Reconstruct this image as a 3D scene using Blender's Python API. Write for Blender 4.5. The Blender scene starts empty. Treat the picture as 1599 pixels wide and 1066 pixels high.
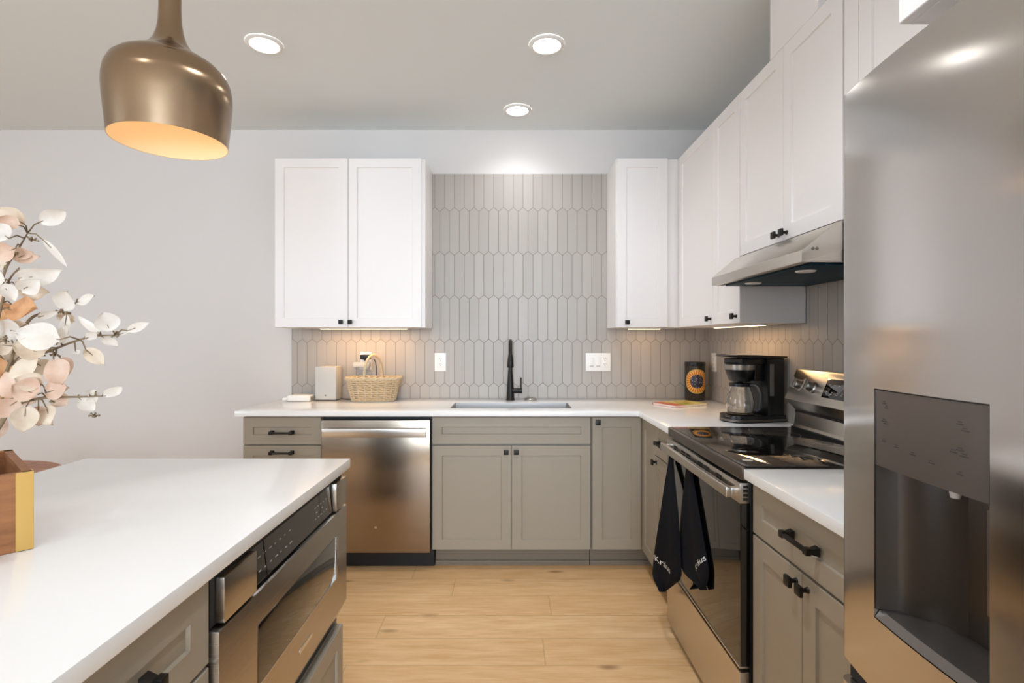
import bpy, bmesh, math, random
from mathutils import Matrix, Vector

# ------------------------------------------------------------------ camera, world, lights, exposure
SC = bpy.context.scene
COL = SC.collection
FPX, VPX, VPY, EYE = 808.0, 795.0, 530.0, 1.319       # focal length and vanishing point in pixels, eye height
R90 = math.pi / 2

cam = bpy.data.cameras.new('camera')
cam.lens = FPX / 1599 * 36
cam.sensor_width = 36
cam.shift_x = (799.5 - VPX) / 1599
cam.shift_y = (VPY - 533.0) / 1599
cam.clip_start = 0.02
cam_o = bpy.data.objects.new('camera', cam)
cam_o.location = (0, 0, EYE)
cam_o.rotation_euler = (R90, 0, 0)
COL.objects.link(cam_o)
SC.camera = cam_o

SC.view_settings.view_transform = 'Standard'
SC.view_settings.look = 'None'
SC.view_settings.gamma = 1
SC.view_settings.use_curve_mapping = False
SC.view_settings.exposure = 0.6
SC.cycles.use_denoising = True
SC.cycles.max_bounces = 10
SC.cycles.diffuse_bounces = 6
SC.cycles.glossy_bounces = 6
SC.cycles.transmission_bounces = 8
SC.cycles.sample_clamp_indirect = 6.0
SC.cycles.caustics_reflective = False
SC.cycles.caustics_refractive = False

W = bpy.data.worlds.new('world')
SC.world = W
W.use_nodes = True
W.node_tree.nodes['Background'].inputs[0].default_value = (0.86, 0.93, 1.0, 1)
W.node_tree.nodes['Background'].inputs[1].default_value = 1.0


def area_light(name, loc, rot, sx, sy, power, color=(1, 1, 1), parent=None, spread=math.pi):
    l = bpy.data.lights.new(name, 'AREA')
    l.shape = 'RECTANGLE'
    l.size, l.size_y = sx, sy
    l.energy, l.color, l.spread = power, color, spread
    o = bpy.data.objects.new(name, l)
    o.location, o.rotation_euler = loc, rot
    COL.objects.link(o)
    if parent:
        o.parent = parent
    return o


# daylight from unseen windows added for brightness, behind the camera and on the far side
DAY = (0.77, 0.93, 1.11)
DOWN = (0.92, 0.955, 1.02)
area_light('daylight_fill', (-2.55, -3.92, 1.55), (R90, 0, 0), 1.9, 2.1, 16, DAY)
area_light('daylight_fill', (0.1, -3.92, 1.55), (R90, 0, 0), 1.9, 2.1, 150, DAY)
area_light('daylight_fill', (-5.42, -0.6, 1.55), (R90, 0, -R90), 1.9, 2.1, 50, DAY)
DOWN_W, BULB_W = 20, 0.25


# ------------------------------------------------------------------ helpers
def lin(c):
    c = c / 255.0
    return c / 12.92 if c <= 0.04045 else ((c + 0.055) / 1.055) ** 2.4


def rgb(r, g, b):
    return (lin(r), lin(g), lin(b), 1.0)


class NT:
    """small wrapper to wire shader nodes"""
    def __init__(self, mat):
        mat.use_nodes = True
        self.t = mat.node_tree
        self.bsdf = self.t.nodes['Principled BSDF']
        self.out = self.t.nodes['Material Output']

    def n(self, kind, **kw):
        x = self.t.nodes.new(kind)
        for k, v in kw.items():
            setattr(x, k, v)
        return x

    def link(self, a, b):
        self.t.links.new(a, b)

    def math(self, op, a, b=None, c=None):
        x = self.n('ShaderNodeMath', operation=op)
        for i, v in enumerate((a, b, c)):
            if v is None:
                continue
            if isinstance(v, (int, float)):
                x.inputs[i].default_value = v
            else:
                self.link(v, x.inputs[i])
        return x.outputs[0]

    def mix(self, fac, a, b):
        x = self.n('ShaderNodeMix', data_type='RGBA')
        for i, v in ((0, fac), (6, a), (7, b)):
            if isinstance(v, (int, float, tuple)):
                x.inputs[i].default_value = v
            else:
                self.link(v, x.inputs[i])
        return x.outputs[2]

    def pos(self, scale=(1, 1, 1), loc=(0, 0, 0), obj=False):
        if obj:
            src = self.n('ShaderNodeTexCoord').outputs['Object']
        else:
            src = self.n('ShaderNodeNewGeometry').outputs['Position']
        m = self.n('ShaderNodeMapping')
        m.inputs['Scale'].default_value = scale
        m.inputs['Location'].default_value = loc
        self.link(src, m.inputs['Vector'])
        return m.outputs[0]

    def noise(self, vec, scale, detail=3.0, rough=0.5):
        x = self.n('ShaderNodeTexNoise')
        x.inputs['Scale'].default_value = scale
        x.inputs['Detail'].default_value = detail
        x.inputs['Roughness'].default_value = rough
        self.link(vec, x.inputs['Vector'])
        return x.outputs['Fac']

    def bump(self, h, strength, dist=0.001):
        x = self.n('ShaderNodeBump')
        x.inputs['Strength'].default_value = strength
        x.inputs['Distance'].default_value = dist
        self.link(h, x.inputs['Height'])
        self.link(x.outputs[0], self.bsdf.inputs['Normal'])

    def step(self, v, a, b):
        x = self.n('ShaderNodeMapRange')
        x.inputs['From Min'].default_value = a
        x.inputs['From Max'].default_value = b
        self.link(v, x.inputs['Value'])
        return x.outputs[0]


def mat(name, color, rough=0.5, metal=0.0, spec=0.5, var=0.0, vscale=8.0, bump=0.0, bscale=200.0, coat=0.0):
    m = bpy.data.materials.new(name)
    t = NT(m)
    b = t.bsdf
    b.inputs['Base Color'].default_value = color
    b.inputs['Roughness'].default_value = rough
    b.inputs['Metallic'].default_value = metal
    b.inputs['Specular IOR Level'].default_value = spec
    b.inputs['Coat Weight'].default_value = coat
    if var:
        f = t.noise(t.pos(), vscale)
        dark = tuple(c * (1 - var) for c in color[:3]) + (1,)
        lite = tuple(min(1, c * (1 + var)) for c in color[:3]) + (1,)
        t.link(t.mix(f, dark, lite), b.inputs['Base Color'])
    if bump:
        t.bump(t.noise(t.pos(), bscale), bump)
    return m


def steel(name, color, rough=0.3, aniso=0.75, scale=(0.6, 0.6, 1600), rot=0.0):
    m = bpy.data.materials.new(name)
    t = NT(m)
    b = t.bsdf
    b.inputs['Base Color'].default_value = color
    b.inputs['Metallic'].default_value = 1.0
    b.inputs['Anisotropic'].default_value = aniso
    b.inputs['Anisotropic Rotation'].default_value = rot
    tg = t.n('ShaderNodeTangent', direction_type='RADIAL', axis='Z')
    t.link(tg.outputs[0], b.inputs['Tangent'])
    f = t.noise(t.pos(scale), 1.0, 2.0)
    r = t.math('MULTIPLY_ADD', f, 0.02, rough - 0.01)
    t.link(r, b.inputs['Roughness'])
    return m


def glow(name, color, strength):
    m = bpy.data.materials.new(name)
    t = NT(m)
    t.bsdf.inputs['Base Color'].default_value = color
    t.bsdf.inputs['Emission Color'].default_value = color
    t.bsdf.inputs['Emission Strength'].default_value = strength
    return m


def tile_mat(name, axis):
    """long hexagonal picket tiles with thin grout lines"""
    m = bpy.data.materials.new(name)
    t = NT(m)
    wide, pitch, z0, amp = 0.0674, 0.3005, 1.009, 0.0135
    sep = t.n('ShaderNodeSeparateXYZ')
    t.link(t.n('ShaderNodeNewGeometry').outputs['Position'], sep.inputs[0])
    h = sep.outputs[axis]
    z = sep.outputs[2]
    u = t.math('DIVIDE', t.math('ADD', h, 0.443 + 67.4), wide)
    v = t.math('DIVIDE', t.math('SUBTRACT', z, z0), pitch)
    k = t.math('ROUND', v)
    f = t.math('FRACT', t.math('ADD', u, t.math('MULTIPLY', k, 0.5)))
    g = t.math('SUBTRACT', t.math('MULTIPLY', t.math('ABSOLUTE', t.math('SUBTRACT', f, 0.5)), 4.0), 1.0)
    d = t.math('SUBTRACT', t.math('MULTIPLY', t.math('SUBTRACT', v, k), pitch), t.math('MULTIPLY', g, amp))
    row = t.math('ADD', k, t.math('SUBTRACT', t.math('GREATER_THAN', d, 0.0), 1.0))
    uu = t.math('ADD', u, t.math('MULTIPLY', row, 0.5))
    fs = t.math('FRACT', uu)
    seam = t.math('MULTIPLY', t.math('SUBTRACT', 0.5, t.math('ABSOLUTE', t.math('SUBTRACT', fs, 0.5))), wide)
    edge = t.math('MINIMUM', seam, t.math('MULTIPLY', t.math('ABSOLUTE', d), 0.78))
    mask = t.step(edge, 0.0011, 0.0021)
    comb = t.n('ShaderNodeCombineXYZ')
    t.link(t.math('FLOOR', uu), comb.inputs[0])
    t.link(row, comb.inputs[1])
    wn = t.n('ShaderNodeTexWhiteNoise')
    t.link(comb.outputs[0], wn.inputs['Vector'])
    tone = t.mix(wn.outputs['Value'], rgb(166, 158, 149), rgb(173, 165, 156))
    t.link(t.mix(mask, rgb(132, 122, 113), tone), t.bsdf.inputs['Base Color'])
    t.link(t.math('MULTIPLY_ADD', mask, -0.35, 0.75), t.bsdf.inputs['Roughness'])
    t.bump(t.step(edge, 0.0006, 0.004), 0.5, 0.0012)
    return m


def wood_floor():
    m = bpy.data.materials.new('light oak planks')
    t = NT(m)
    sep = t.n('ShaderNodeSeparateXYZ')
    t.link(t.n('ShaderNodeNewGeometry').outputs['Position'], sep.inputs[0])
    x, y = sep.outputs[0], sep.outputs[1]
    v = t.math('DIVIDE', t.math('ADD', y, 20.0 - 0.055), 0.19)
    row = t.math('FLOOR', v)
    wr = t.n('ShaderNodeTexWhiteNoise', noise_dimensions='1D')
    t.link(row, wr.inputs['W'])
    u = t.math('ADD', t.math('DIVIDE', t.math('ADD', x, 30.0), 1.5), wr.outputs['Value'])
    colm = t.math('FLOOR', u)
    comb = t.n('ShaderNodeCombineXYZ')
    t.link(row, comb.inputs[0])
    t.link(colm, comb.inputs[1])
    wn = t.n('ShaderNodeTexWhiteNoise')
    t.link(comb.outputs[0], wn.inputs['Vector'])
    off = t.n('ShaderNodeVectorMath', operation='SCALE')
    t.link(wn.outputs['Color'], off.inputs[0])
    off.inputs['Scale'].default_value = 30.0
    add = t.n('ShaderNodeVectorMath', operation='ADD')
    t.link(t.pos((1.6, 11, 1)), add.inputs[0])
    t.link(off.outputs[0], add.inputs[1])
    grain = t.noise(add.outputs[0], 2.2, 6.0, 0.62)
    add2 = t.n('ShaderNodeVectorMath', operation='ADD')
    t.link(t.pos((5, 90, 1)), add2.inputs[0])
    t.link(off.outputs[0], add2.inputs[1])
    fine = t.noise(add2.outputs[0], 1.5, 3.0)
    base = t.mix(wn.outputs['Value'], rgb(222, 177, 124), rgb(238, 199, 150))
    c1 = t.mix(t.step(grain, 0.36, 0.68), rgb(214, 166, 112), base)
    c2 = t.mix(t.math('MULTIPLY', t.step(fine, 0.45, 0.75), 0.35), c1, rgb(242, 208, 166))
    vo = t.n('ShaderNodeTexVoronoi')
    vo.inputs['Scale'].default_value = 1.0
    t.link(t.pos((1.9, 5.2, 1), (0.35, 0.2, 0)), vo.inputs['Vector'])
    knot = t.step(vo.outputs['Distance'], 0.11, 0.03)
    c3 = t.mix(t.math('MULTIPLY', knot, 0.7), c2, rgb(128, 86, 50))
    fy = t.math('FRACT', v)
    fx = t.math('FRACT', u)
    ey = t.math('MULTIPLY', t.math('SUBTRACT', 0.5, t.math('ABSOLUTE', t.math('SUBTRACT', fy, 0.5))), 0.19)
    ex = t.math('MULTIPLY', t.math('SUBTRACT', 0.5, t.math('ABSOLUTE', t.math('SUBTRACT', fx, 0.5))), 1.5)
    e = t.math('MINIMUM', ey, ex)
    seam = t.step(e, 0.0008, 0.0022)
    c4 = t.mix(t.math('MULTIPLY_ADD', seam, 0.55, 0.45), rgb(150, 105, 62), c3)
    t.link(c4, t.bsdf.inputs['Base Color'])
    t.bsdf.inputs['Roughness'].default_value = 0.42
    t.bump(t.math('ADD', t.math('MULTIPLY', fine, 0.25), seam), 0.25, 0.0008)
    return m


def wood(name, dark, lite, scale=(30, 30, 3), rough=0.5):
    m = bpy.data.materials.new(name)
    t = NT(m)
    f = t.noise(t.pos(scale, obj=True), 1.0, 5.0, 0.6)
    t.link(t.mix(t.step(f, 0.3, 0.7), dark, lite), t.bsdf.inputs['Base Color'])
    t.bsdf.inputs['Roughness'].default_value = rough
    return m


class MB:
    """collects shapes into one bmesh; every face keeps a material slot index"""
    def __init__(self):
        self.bm = bmesh.new()
        self.M = Matrix.Identity(4)

    def _fin(self, verts, faces, mi):
        for v in verts:
            v.co = self.M @ v.co
        for f in faces:
            f.material_index = mi

    def raw(self, pts, faces, mi=0):
        vs = [self.bm.verts.new(p) for p in pts]
        fs = []
        for f in faces:
            try:
                fs.append(self.bm.faces.new([vs[i] for i in f]))
            except ValueError:
                pass
        self._fin(vs, fs, mi)
        return vs, fs

    def box(self, x0, x1, y0, y1, z0, z1, bev=0.0, seg=2, mi=0):
        t = bmesh.new()
        p = [(x, y, z) for x in (x0, x1) for y in (y0, y1) for z in (z0, z1)]
        v = [t.verts.new(q) for q in p]
        for f in ((0, 1, 3, 2), (4, 6, 7, 5), (0, 4, 5, 1), (2, 3, 7, 6), (0, 2, 6, 4), (1, 5, 7, 3)):
            t.faces.new([v[i] for i in f])
        if bev > 0:
            bev = min(bev, 0.49 * min(abs(x1 - x0), abs(y1 - y0), abs(z1 - z0)))
            bmesh.ops.bevel(t, geom=t.edges[:], offset=bev, segments=seg, profile=0.6, affect='EDGES')
        self.merge(t, mi)

    def merge(self, t, mi=None):
        t.verts.index_update()
        pts = [v.co.copy() for v in t.verts]
        vs = [self.bm.verts.new(p) for p in pts]
        fs = []
        for f in t.faces:
            nf = self.bm.faces.new([vs[v.index] for v in f.verts])
            nf.material_index = f.material_index if mi is None else mi
            fs.append(nf)
        for v in vs:
            v.co = self.M @ v.co
        t.free()

    def lathe(self, prof, c=(0, 0, 0), n=40, mi=0, axis='Z', cap=(False, False), arc=1.0):
        pts, faces = [], []
        k = len(prof)
        for i in range(n):
            a = 2 * math.pi * i / n
            for r, z in prof:
                q = (r * math.cos(a), r * math.sin(a), z)
                if axis == 'Y':
                    q = (q[0], q[2], q[1])
                elif axis == 'X':
                    q = (q[2], q[0], q[1])
                pts.append((c[0] + q[0], c[1] + q[1], c[2] + q[2]))
        for i in range(n):
            j = (i + 1) % n
            for m in range(k - 1):
                faces.append((i * k + m, j * k + m, j * k + m + 1, i * k + m + 1))
        if cap[0]:
            faces.append(tuple(i * k for i in range(n))[::-1])
        if cap[1]:
            faces.append(tuple(i * k + k - 1 for i in range(n)))
        self.raw(pts, faces, mi)

    def cyl(self, p0, p1, r0, r1=None, n=20, mi=0):
        self.tube([p0, p1], [r0, r0 if r1 is None else r1], n, mi)

    def tube(self, pts, r, n=10, mi=0, closed=False, caps=True, flat=1.0):
        P = [Vector(p) for p in pts]
        rs = list(r) if isinstance(r, (list, tuple)) else [r] * len(P)
        rings = []
        up = None
        for i, p in enumerate(P):
            if closed:
                d = P[(i + 1) % len(P)] - P[i - 1]
            else:
                d = P[min(i + 1, len(P) - 1)] - P[max(i - 1, 0)]
            d.normalize()
            if up is None:
                up = Vector((0, 0, 1)) if abs(d.z) < 0.9 else Vector((1, 0, 0))
            a = d.cross(up)
            if a.length < 1e-5:
                a = d.cross(Vector((0.3, 0.9, 0.1)))
            a.normalize()
            b = a.cross(d).normalized()
            up = b
            rings.append([p + (a * math.cos(2 * math.pi * j / n) + b * math.sin(2 * math.pi * j / n) * flat) * rs[i] for j in range(n)])
        V = [q for g in rings for q in g]
        F = []
        m = len(rings)
        for i in range(m if closed else m - 1):
            for j in range(n):
                i2, j2 = (i + 1) % m, (j + 1) % n
                F.append((i * n + j, i * n + j2, i2 * n + j2, i2 * n + j))
        if caps and not closed:
            F.append(tuple(range(n))[::-1])
            F.append(tuple((m - 1) * n + j for j in range(n)))
        self.raw(V, F, mi)

    def prism(self, poly, a, b, axis='X', mi=0, bev=0.0):
        """polygon in the two other axes, pushed along one axis from a to b"""
        def pt(q, s):
            if axis == 'X':
                return (s, q[0], q[1])
            if axis == 'Y':
                return (q[0], s, q[1])
            return (q[0], q[1], s)
        n = len(poly)
        t = bmesh.new()
        va = [t.verts.new(pt(q, a)) for q in poly]
        vb = [t.verts.new(pt(q, b)) for q in poly]
        t.faces.new(va)
        t.faces.new(vb[::-1])
        for i in range(n):
            t.faces.new((va[i], vb[i], vb[(i + 1) % n], va[(i + 1) % n]))
        bmesh.ops.recalc_face_normals(t, faces=t.faces[:])
        if bev:
            bmesh.ops.bevel(t, geom=t.edges[:], offset=bev, segments=2, profile=0.6, affect='EDGES')
        self.merge(t, mi)

    def grid(self, fn, nu, nv, mi=0, flip=False):
        pts = [fn(i / nu, j / nv) for i in range(nu + 1) for j in range(nv + 1)]
        F = []
        for i in range(nu):
            for j in range(nv):
                a = i * (nv + 1) + j
                q = (a, a + nv + 1, a + nv + 2, a + 1)
                F.append(q[::-1] if flip else q)
        self.raw(pts, F, mi)

    def shaker(self, x0, x1, z0, z1, t=0.02, rail=0.056, rec=0.007, mi=0):
        """framed front with a sunk centre panel; face at y = 0 looking towards -y"""
        r = min(rail, (x1 - x0) * 0.36, (z1 - z0) * 0.36)
        s = 0.0025
        e = 0.0015
        def rect(i, y):
            return [(x0 + i, y, z0 + i), (x1 - i, y, z0 + i), (x1 - i, y, z1 - i), (x0 + i, y, z1 - i)]
        pts = rect(0, t) + rect(0, e) + rect(e, 0) + rect(r, 0) + rect(r + s, rec)
        F = [(3, 2, 1, 0)]
        for k in range(4):
            for i in range(4):
                j = (i + 1) % 4
                F.append((k * 4 + i, k * 4 + j, (k + 1) * 4 + j, (k + 1) * 4 + i))
        F.append((16, 17, 18, 19))
        self.raw(pts, F, mi)


def link(o):
    COL.objects.link(o)
    return o


def thing(name, label, cat, loc=(0, 0, 0), rot=0.0, group=None):
    o = bpy.data.objects.new(name, None)
    o.empty_display_size = 0.1
    o.location = loc
    o.rotation_euler = (0, 0, rot)
    o['label'] = label
    o['category'] = cat
    if group:
        o['group'] = group
    return link(o)


def top_of(o):
    while o.parent:
        o = o.parent
    return o


def obj(name, mb, mats, parent=None, world=False, angle=40, smooth=True):
    me = bpy.data.meshes.new(name)
    bm = mb.bm
    bmesh.ops.recalc_face_normals(bm, faces=bm.faces[:])
    if world and parent:
        r = top_of(parent)
        inv = (Matrix.Translation(r.location) @ Matrix.Rotation(r.rotation_euler.z, 4, 'Z')).inverted()
        bmesh.ops.transform(bm, matrix=inv, verts=bm.verts[:])
    bm.to_mesh(me)
    bm.free()
    for m in (mats if isinstance(mats, (list, tuple)) else [mats]):
        me.materials.append(m)
    if smooth:
        me.polygons.foreach_set('use_smooth', [True] * len(me.polygons))
        me.set_sharp_from_angle(angle=math.radians(angle))
    o = bpy.data.objects.new(name, me)
    if parent:
        o.parent = parent
    return link(o)


def solo(name, mb, mats, label, cat, group=None, angle=40):
    """a thing that is one mesh, its origin moved to the middle of its base"""
    co = [v.co for v in mb.bm.verts]
    lo = [min(c[i] for c in co) for i in range(3)]
    hi = [max(c[i] for c in co) for i in range(3)]
    base = Vector(((lo[0] + hi[0]) / 2, (lo[1] + hi[1]) / 2, lo[2]))
    bmesh.ops.translate(mb.bm, vec=-base, verts=mb.bm.verts[:])
    o = obj(name, mb, mats, angle=angle)
    o.location = base
    o['label'] = label
    o['category'] = cat
    if group:
        o['group'] = group
    return o


def struct(name, mb, m):
    o = obj(name, mb, m)
    o['kind'] = 'structure'
    return o


def P(x, y, d):
    """a point of the photograph at depth d metres in front of the camera"""
    return Vector(((x - VPX) * d / FPX, d, EYE - (y - VPY) * d / FPX))


# ------------------------------------------------------------------ materials
M_wall = mat('warm grey wall paint', rgb(214, 209, 205), 0.75, bump=0.06, bscale=350)
M_ceil = mat('matt ceiling paint', rgb(223, 228, 228), 0.9)
M_floor = wood_floor()
M_tile_b = tile_mat('greige picket tile', 0)
M_tile_r = tile_mat('greige picket tile side', 1)
M_white = mat('white cabinet lacquer', rgb(236, 231, 228), 0.38)
M_side = mat('grey cabinet side', rgb(150, 146, 134), 0.55)
M_greige = mat('greige cabinet lacquer', rgb(152, 141, 124), 0.42)
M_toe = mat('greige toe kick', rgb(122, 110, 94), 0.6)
M_quartz = mat('white quartz', rgb(238, 236, 233), 0.16, var=0.018, vscale=5, coat=0.2)
M_black = mat('matt black metal', rgb(24, 21, 18), 0.42, 0.4)
M_blackpl = mat('black plastic', rgb(14, 14, 15), 0.32)
M_blackgap = mat('black void panel', rgb(12, 11, 11), 0.6)
M_bglass = mat('black glass', rgb(15, 13, 12), 0.045, spec=0.7, coat=0.4)
M_steel = steel('brushed stainless steel', rgb(206, 199, 190), 0.28)
M_steel_fr = steel('fridge stainless steel', rgb(200, 196, 193), 0.15, 0.93)
M_steel_dw = steel('dishwasher stainless steel', rgb(150, 137, 122), 0.22, 0.72)
M_steel_mw = steel('microwave stainless steel', rgb(180, 171, 160), 0.27, 0.75)
M_steel_dk = steel('dark stainless steel', rgb(120, 113, 106), 0.32)
M_steel_pl = mat('plain stainless steel', rgb(176, 172, 166), 0.28, 1.0)
M_chrome = mat('polished chrome', rgb(215, 213, 210), 0.08, 1.0)
M_sink = mat('sink steel', rgb(168, 163, 158), 0.42, 1.0)
M_plastic = mat('white plastic', rgb(236, 232, 226), 0.35)
M_slot = mat('grey socket slots', rgb(120, 114, 108), 0.5)
M_teal = mat('dark teal protective film', rgb(10, 44, 58), 0.55, spec=0.25)
M_brass = steel('brushed champagne metal', rgb(154, 130, 105), 0.2, 0.85)
M_brass_in = mat('pale gold shade lining', rgb(234, 210, 174), 0.6)
M_warm = glow('warm bulb', (1.0, 0.80, 0.52, 1), 1.2)
M_led = glow('warm led strip', (1.0, 0.80, 0.55, 1), 1.4)
M_down = glow('downlight lens', (1.0, 0.96, 0.90, 1), 9.0)
M_trim = mat('white light trim', rgb(232, 230, 226), 0.5)
M_towel = mat('black cotton towel', rgb(17, 18, 22), 0.95, spec=0.15, bump=0.5, bscale=900)
M_letter = mat('white print', rgb(225, 225, 222), 0.7)
M_wicker = mat('pale wicker', rgb(200, 180, 148), 0.75, var=0.22, vscale=60)
M_grey = mat('light grey plastic', rgb(192, 189, 183), 0.5)
M_cable = mat('black cable', rgb(22, 20, 20), 0.5)
M_disp = mat('dispenser cavity plastic', rgb(58, 49, 41), 0.3, 0.2)
M_disp2 = mat('dispenser panel', rgb(112, 105, 100), 0.3, 0.75)
M_mark = mat('dark printed marks', rgb(62, 57, 53), 0.5)
M_lmark = mat('pale printed marks', rgb(170, 168, 162), 0.5)
M_plank = wood('brown planter wood', rgb(112, 66, 34), rgb(160, 104, 58), (6, 6, 40), 0.5)
M_gold = mat('gold metal strip', rgb(214, 176, 104), 0.3, 0.85)
M_table = wood('reddish table wood', rgb(128, 70, 38), rgb(176, 108, 64), (8, 40, 8), 0.4)
M_soil = mat('dark planter filling', rgb(92, 70, 50), 0.9)
M_stem = mat('brown twig', rgb(122, 102, 76), 0.8, var=0.2, vscale=80)


def leaf_mat(name, a, b):
    m = bpy.data.materials.new(name)
    t = NT(m)
    f = t.noise(t.pos((14, 14, 14), obj=True), 2.0, 3.0)
    c = t.mix(t.step(f, 0.35, 0.7), a, b)
    t.link(c, t.bsdf.inputs['Base Color'])
    t.bsdf.inputs['Roughness'].default_value = 0.7
    tr = t.n('ShaderNodeBsdfTranslucent')
    t.link(c, tr.inputs['Color'])
    mx = t.n('ShaderNodeMixShader')
    mx.inputs[0].default_value = 0.28
    t.link(t.bsdf.outputs[0], mx.inputs[1])
    t.link(tr.outputs[0], mx.inputs[2])
    t.link(mx.outputs[0], t.out.inputs['Surface'])
    return m


LEAVES = [leaf_mat('white petal leaf', rgb(228, 222, 213), rgb(216, 205, 192)),
          leaf_mat('cream petal leaf', rgb(226, 211, 190), rgb(211, 188, 163)),
          leaf_mat('blush petal leaf', rgb(224, 198, 178), rgb(206, 170, 146)),
          leaf_mat('tan petal leaf', rgb(218, 168, 120), rgb(186, 126, 84))]

M_glass = bpy.data.materials.new('clear glass')
_t = NT(M_glass)
_t.bsdf.inputs['Base Color'].default_value = (0.97, 0.98, 0.97, 1)
_t.bsdf.inputs['Transmission Weight'].default_value = 1.0
_t.bsdf.inputs['Roughness'].default_value = 0.02
_t.bsdf.inputs['IOR'].default_value = 1.45

# ------------------------------------------------------------------ room shell
XR, YB, ZC = 1.375, 3.56, 2.76          # side wall, back wall, ceiling
XL, YF = -5.3, -3.8
b = MB(); b.box(XL - 0.1, XR + 0.1, YF - 0.1, YB + 0.1, -0.08, 0.0); struct('floor', b, M_floor)
b = MB(); b.box(XL - 0.1, XR + 0.1, YF - 0.1, YB + 0.1, ZC, ZC + 0.08); struct('ceiling', b, M_ceil)
b = MB(); b.box(XL - 0.1, XR + 0.1, YB, YB + 0.1, 0, ZC); struct('wall_back', b, M_wall)
b = MB(); b.box(XR, XR + 0.1, YF, YB, 0, ZC); struct('wall_right', b, M_wall)


def holed_wall(name, fixed0, fixed1, a0, a1, holes, along):
    b = MB()
    def put(p0, p1, z0, z1):
        if along == 'x':
            b.box(p0, p1, fixed0, fixed1, z0, z1)
        else:
            b.box(fixed0, fixed1, p0, p1, z0, z1)
    cur = a0
    for h0, h1 in holes:
        put(cur, h0, 0, ZC)
        put(h0, h1, 0, 0.5)
        put(h0, h1, 2.6, ZC)
        cur = h1
    put(cur, a1, 0, ZC)
    struct(name, b, M_wall)


holed_wall('wall_front', YF - 0.1, YF, XL - 0.1, XR + 0.1, [(-3.5, -1.6), (-0.85, 1.05)], 'x')
holed_wall('wall_left', XL - 0.1, XL, YF, YB, [(-1.55, 0.35)], 'y')


def window(idx, c0, c1, along, fixed):
    """frame with a centre mullion"""
    b = MB()
    bars = [(c0, c0 + 0.06, 0.5, 2.6), (c1 - 0.06, c1, 0.5, 2.6), ((c0 + c1) / 2 - 0.025, (c0 + c1) / 2 + 0.025, 0.5, 2.6),
            (c0, c1, 0.5, 0.56), (c0, c1, 2.54, 2.6), (c0, c1, 1.5, 1.54)]
    for p0, p1, z0, z1 in bars:
        if along == 'x':
            b.box(p0, p1, fixed, fixed + 0.05, z0, z1)
        else:
            b.box(fixed, fixed + 0.05, p0, p1, z0, z1)
    struct('window_%d' % idx, b, M_trim)


window(1, -3.5, -1.6, 'x', YF - 0.07)  # frames for the openings added out of view to brighten the room
window(2, -0.85, 1.05, 'x', YF - 0.07)
window(3, -1.55, 0.35, 'y', XL - 0.07)

b = MB()
b.box(XL, -1.56, YB - 0.014, YB - 0.0005, 0.0, 0.12, 0.003)
struct('baseboard_back', b, M_trim)

# tiled backsplashes
b = MB()
b.box(-1.493, -0.47, YB - 0.009, YB - 0.0005, 0.9165, 1.393)
b.box(-0.5262, 0.676, YB - 0.009, YB - 0.0005, 1.393, 2.456)
b.box(-0.47, XR - 0.0005, YB - 0.009, YB - 0.0005, 0.9165, 1.393)
solo('tile_backsplash', b, M_tile_b, 'greige long hexagon tile backsplash on the back wall behind the sink', 'backsplash')
b = MB()
b.box(XR - 0.009, XR - 0.0005, 0.97, YB - 0.0095, 0.9165, 1.393)
b.box(XR - 0.009, XR - 0.0005, 1.65, 2.374, 1.393, 1.69)
solo('tile_backsplash', b, M_tile_r, 'greige tile backsplash on the side wall behind range and coffee maker', 'backsplash')


# ------------------------------------------------------------------ cabinets
def add_knob(parent, x, z, s=0.0275):
    b = MB()
    b.cyl((x, 0.0, z), (x, -0.006, z), 0.0085, 0.0065, 14)
    b.cyl((x, -0.006, z), (x, -0.019, z), 0.0055, 0.0065, 14)
    b.box(x - s / 2, x + s / 2, -0.029, -0.019, z - s / 2, z + s / 2, 0.003)
    obj('knob', b, M_black, parent)


def add_pull(parent, x, z, L=0.13):
    b = MB()
    for s in (-1, 1):
        c = x + s * (L / 2 - 0.008)
        b.raw([(c - 0.011, 0, z - 0.011), (c + 0.011, 0, z - 0.011), (c + 0.011, 0, z + 0.011), (c - 0.011, 0, z + 0.011),
               (c - 0.006, -0.022, z - 0.006), (c + 0.006, -0.022, z - 0.006), (c + 0.006, -0.022, z + 0.006), (c - 0.006, -0.022, z + 0.006)],
              [(0, 1, 2, 3), (7, 6, 5, 4), (0, 4, 5, 1), (1, 5, 6, 2), (2, 6, 7, 3), (3, 7, 4, 0)])
        b.box(c - 0.009, c + 0.009, -0.034, -0.02, z - 0.009, z + 0.009, 0.002)
    b.box(x - L / 2 + 0.004, x + L / 2 - 0.004, -0.033, -0.023, z - 0.0055, z + 0.0055, 0.002)
    obj('pull_handle', b, M_black, parent)


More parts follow.
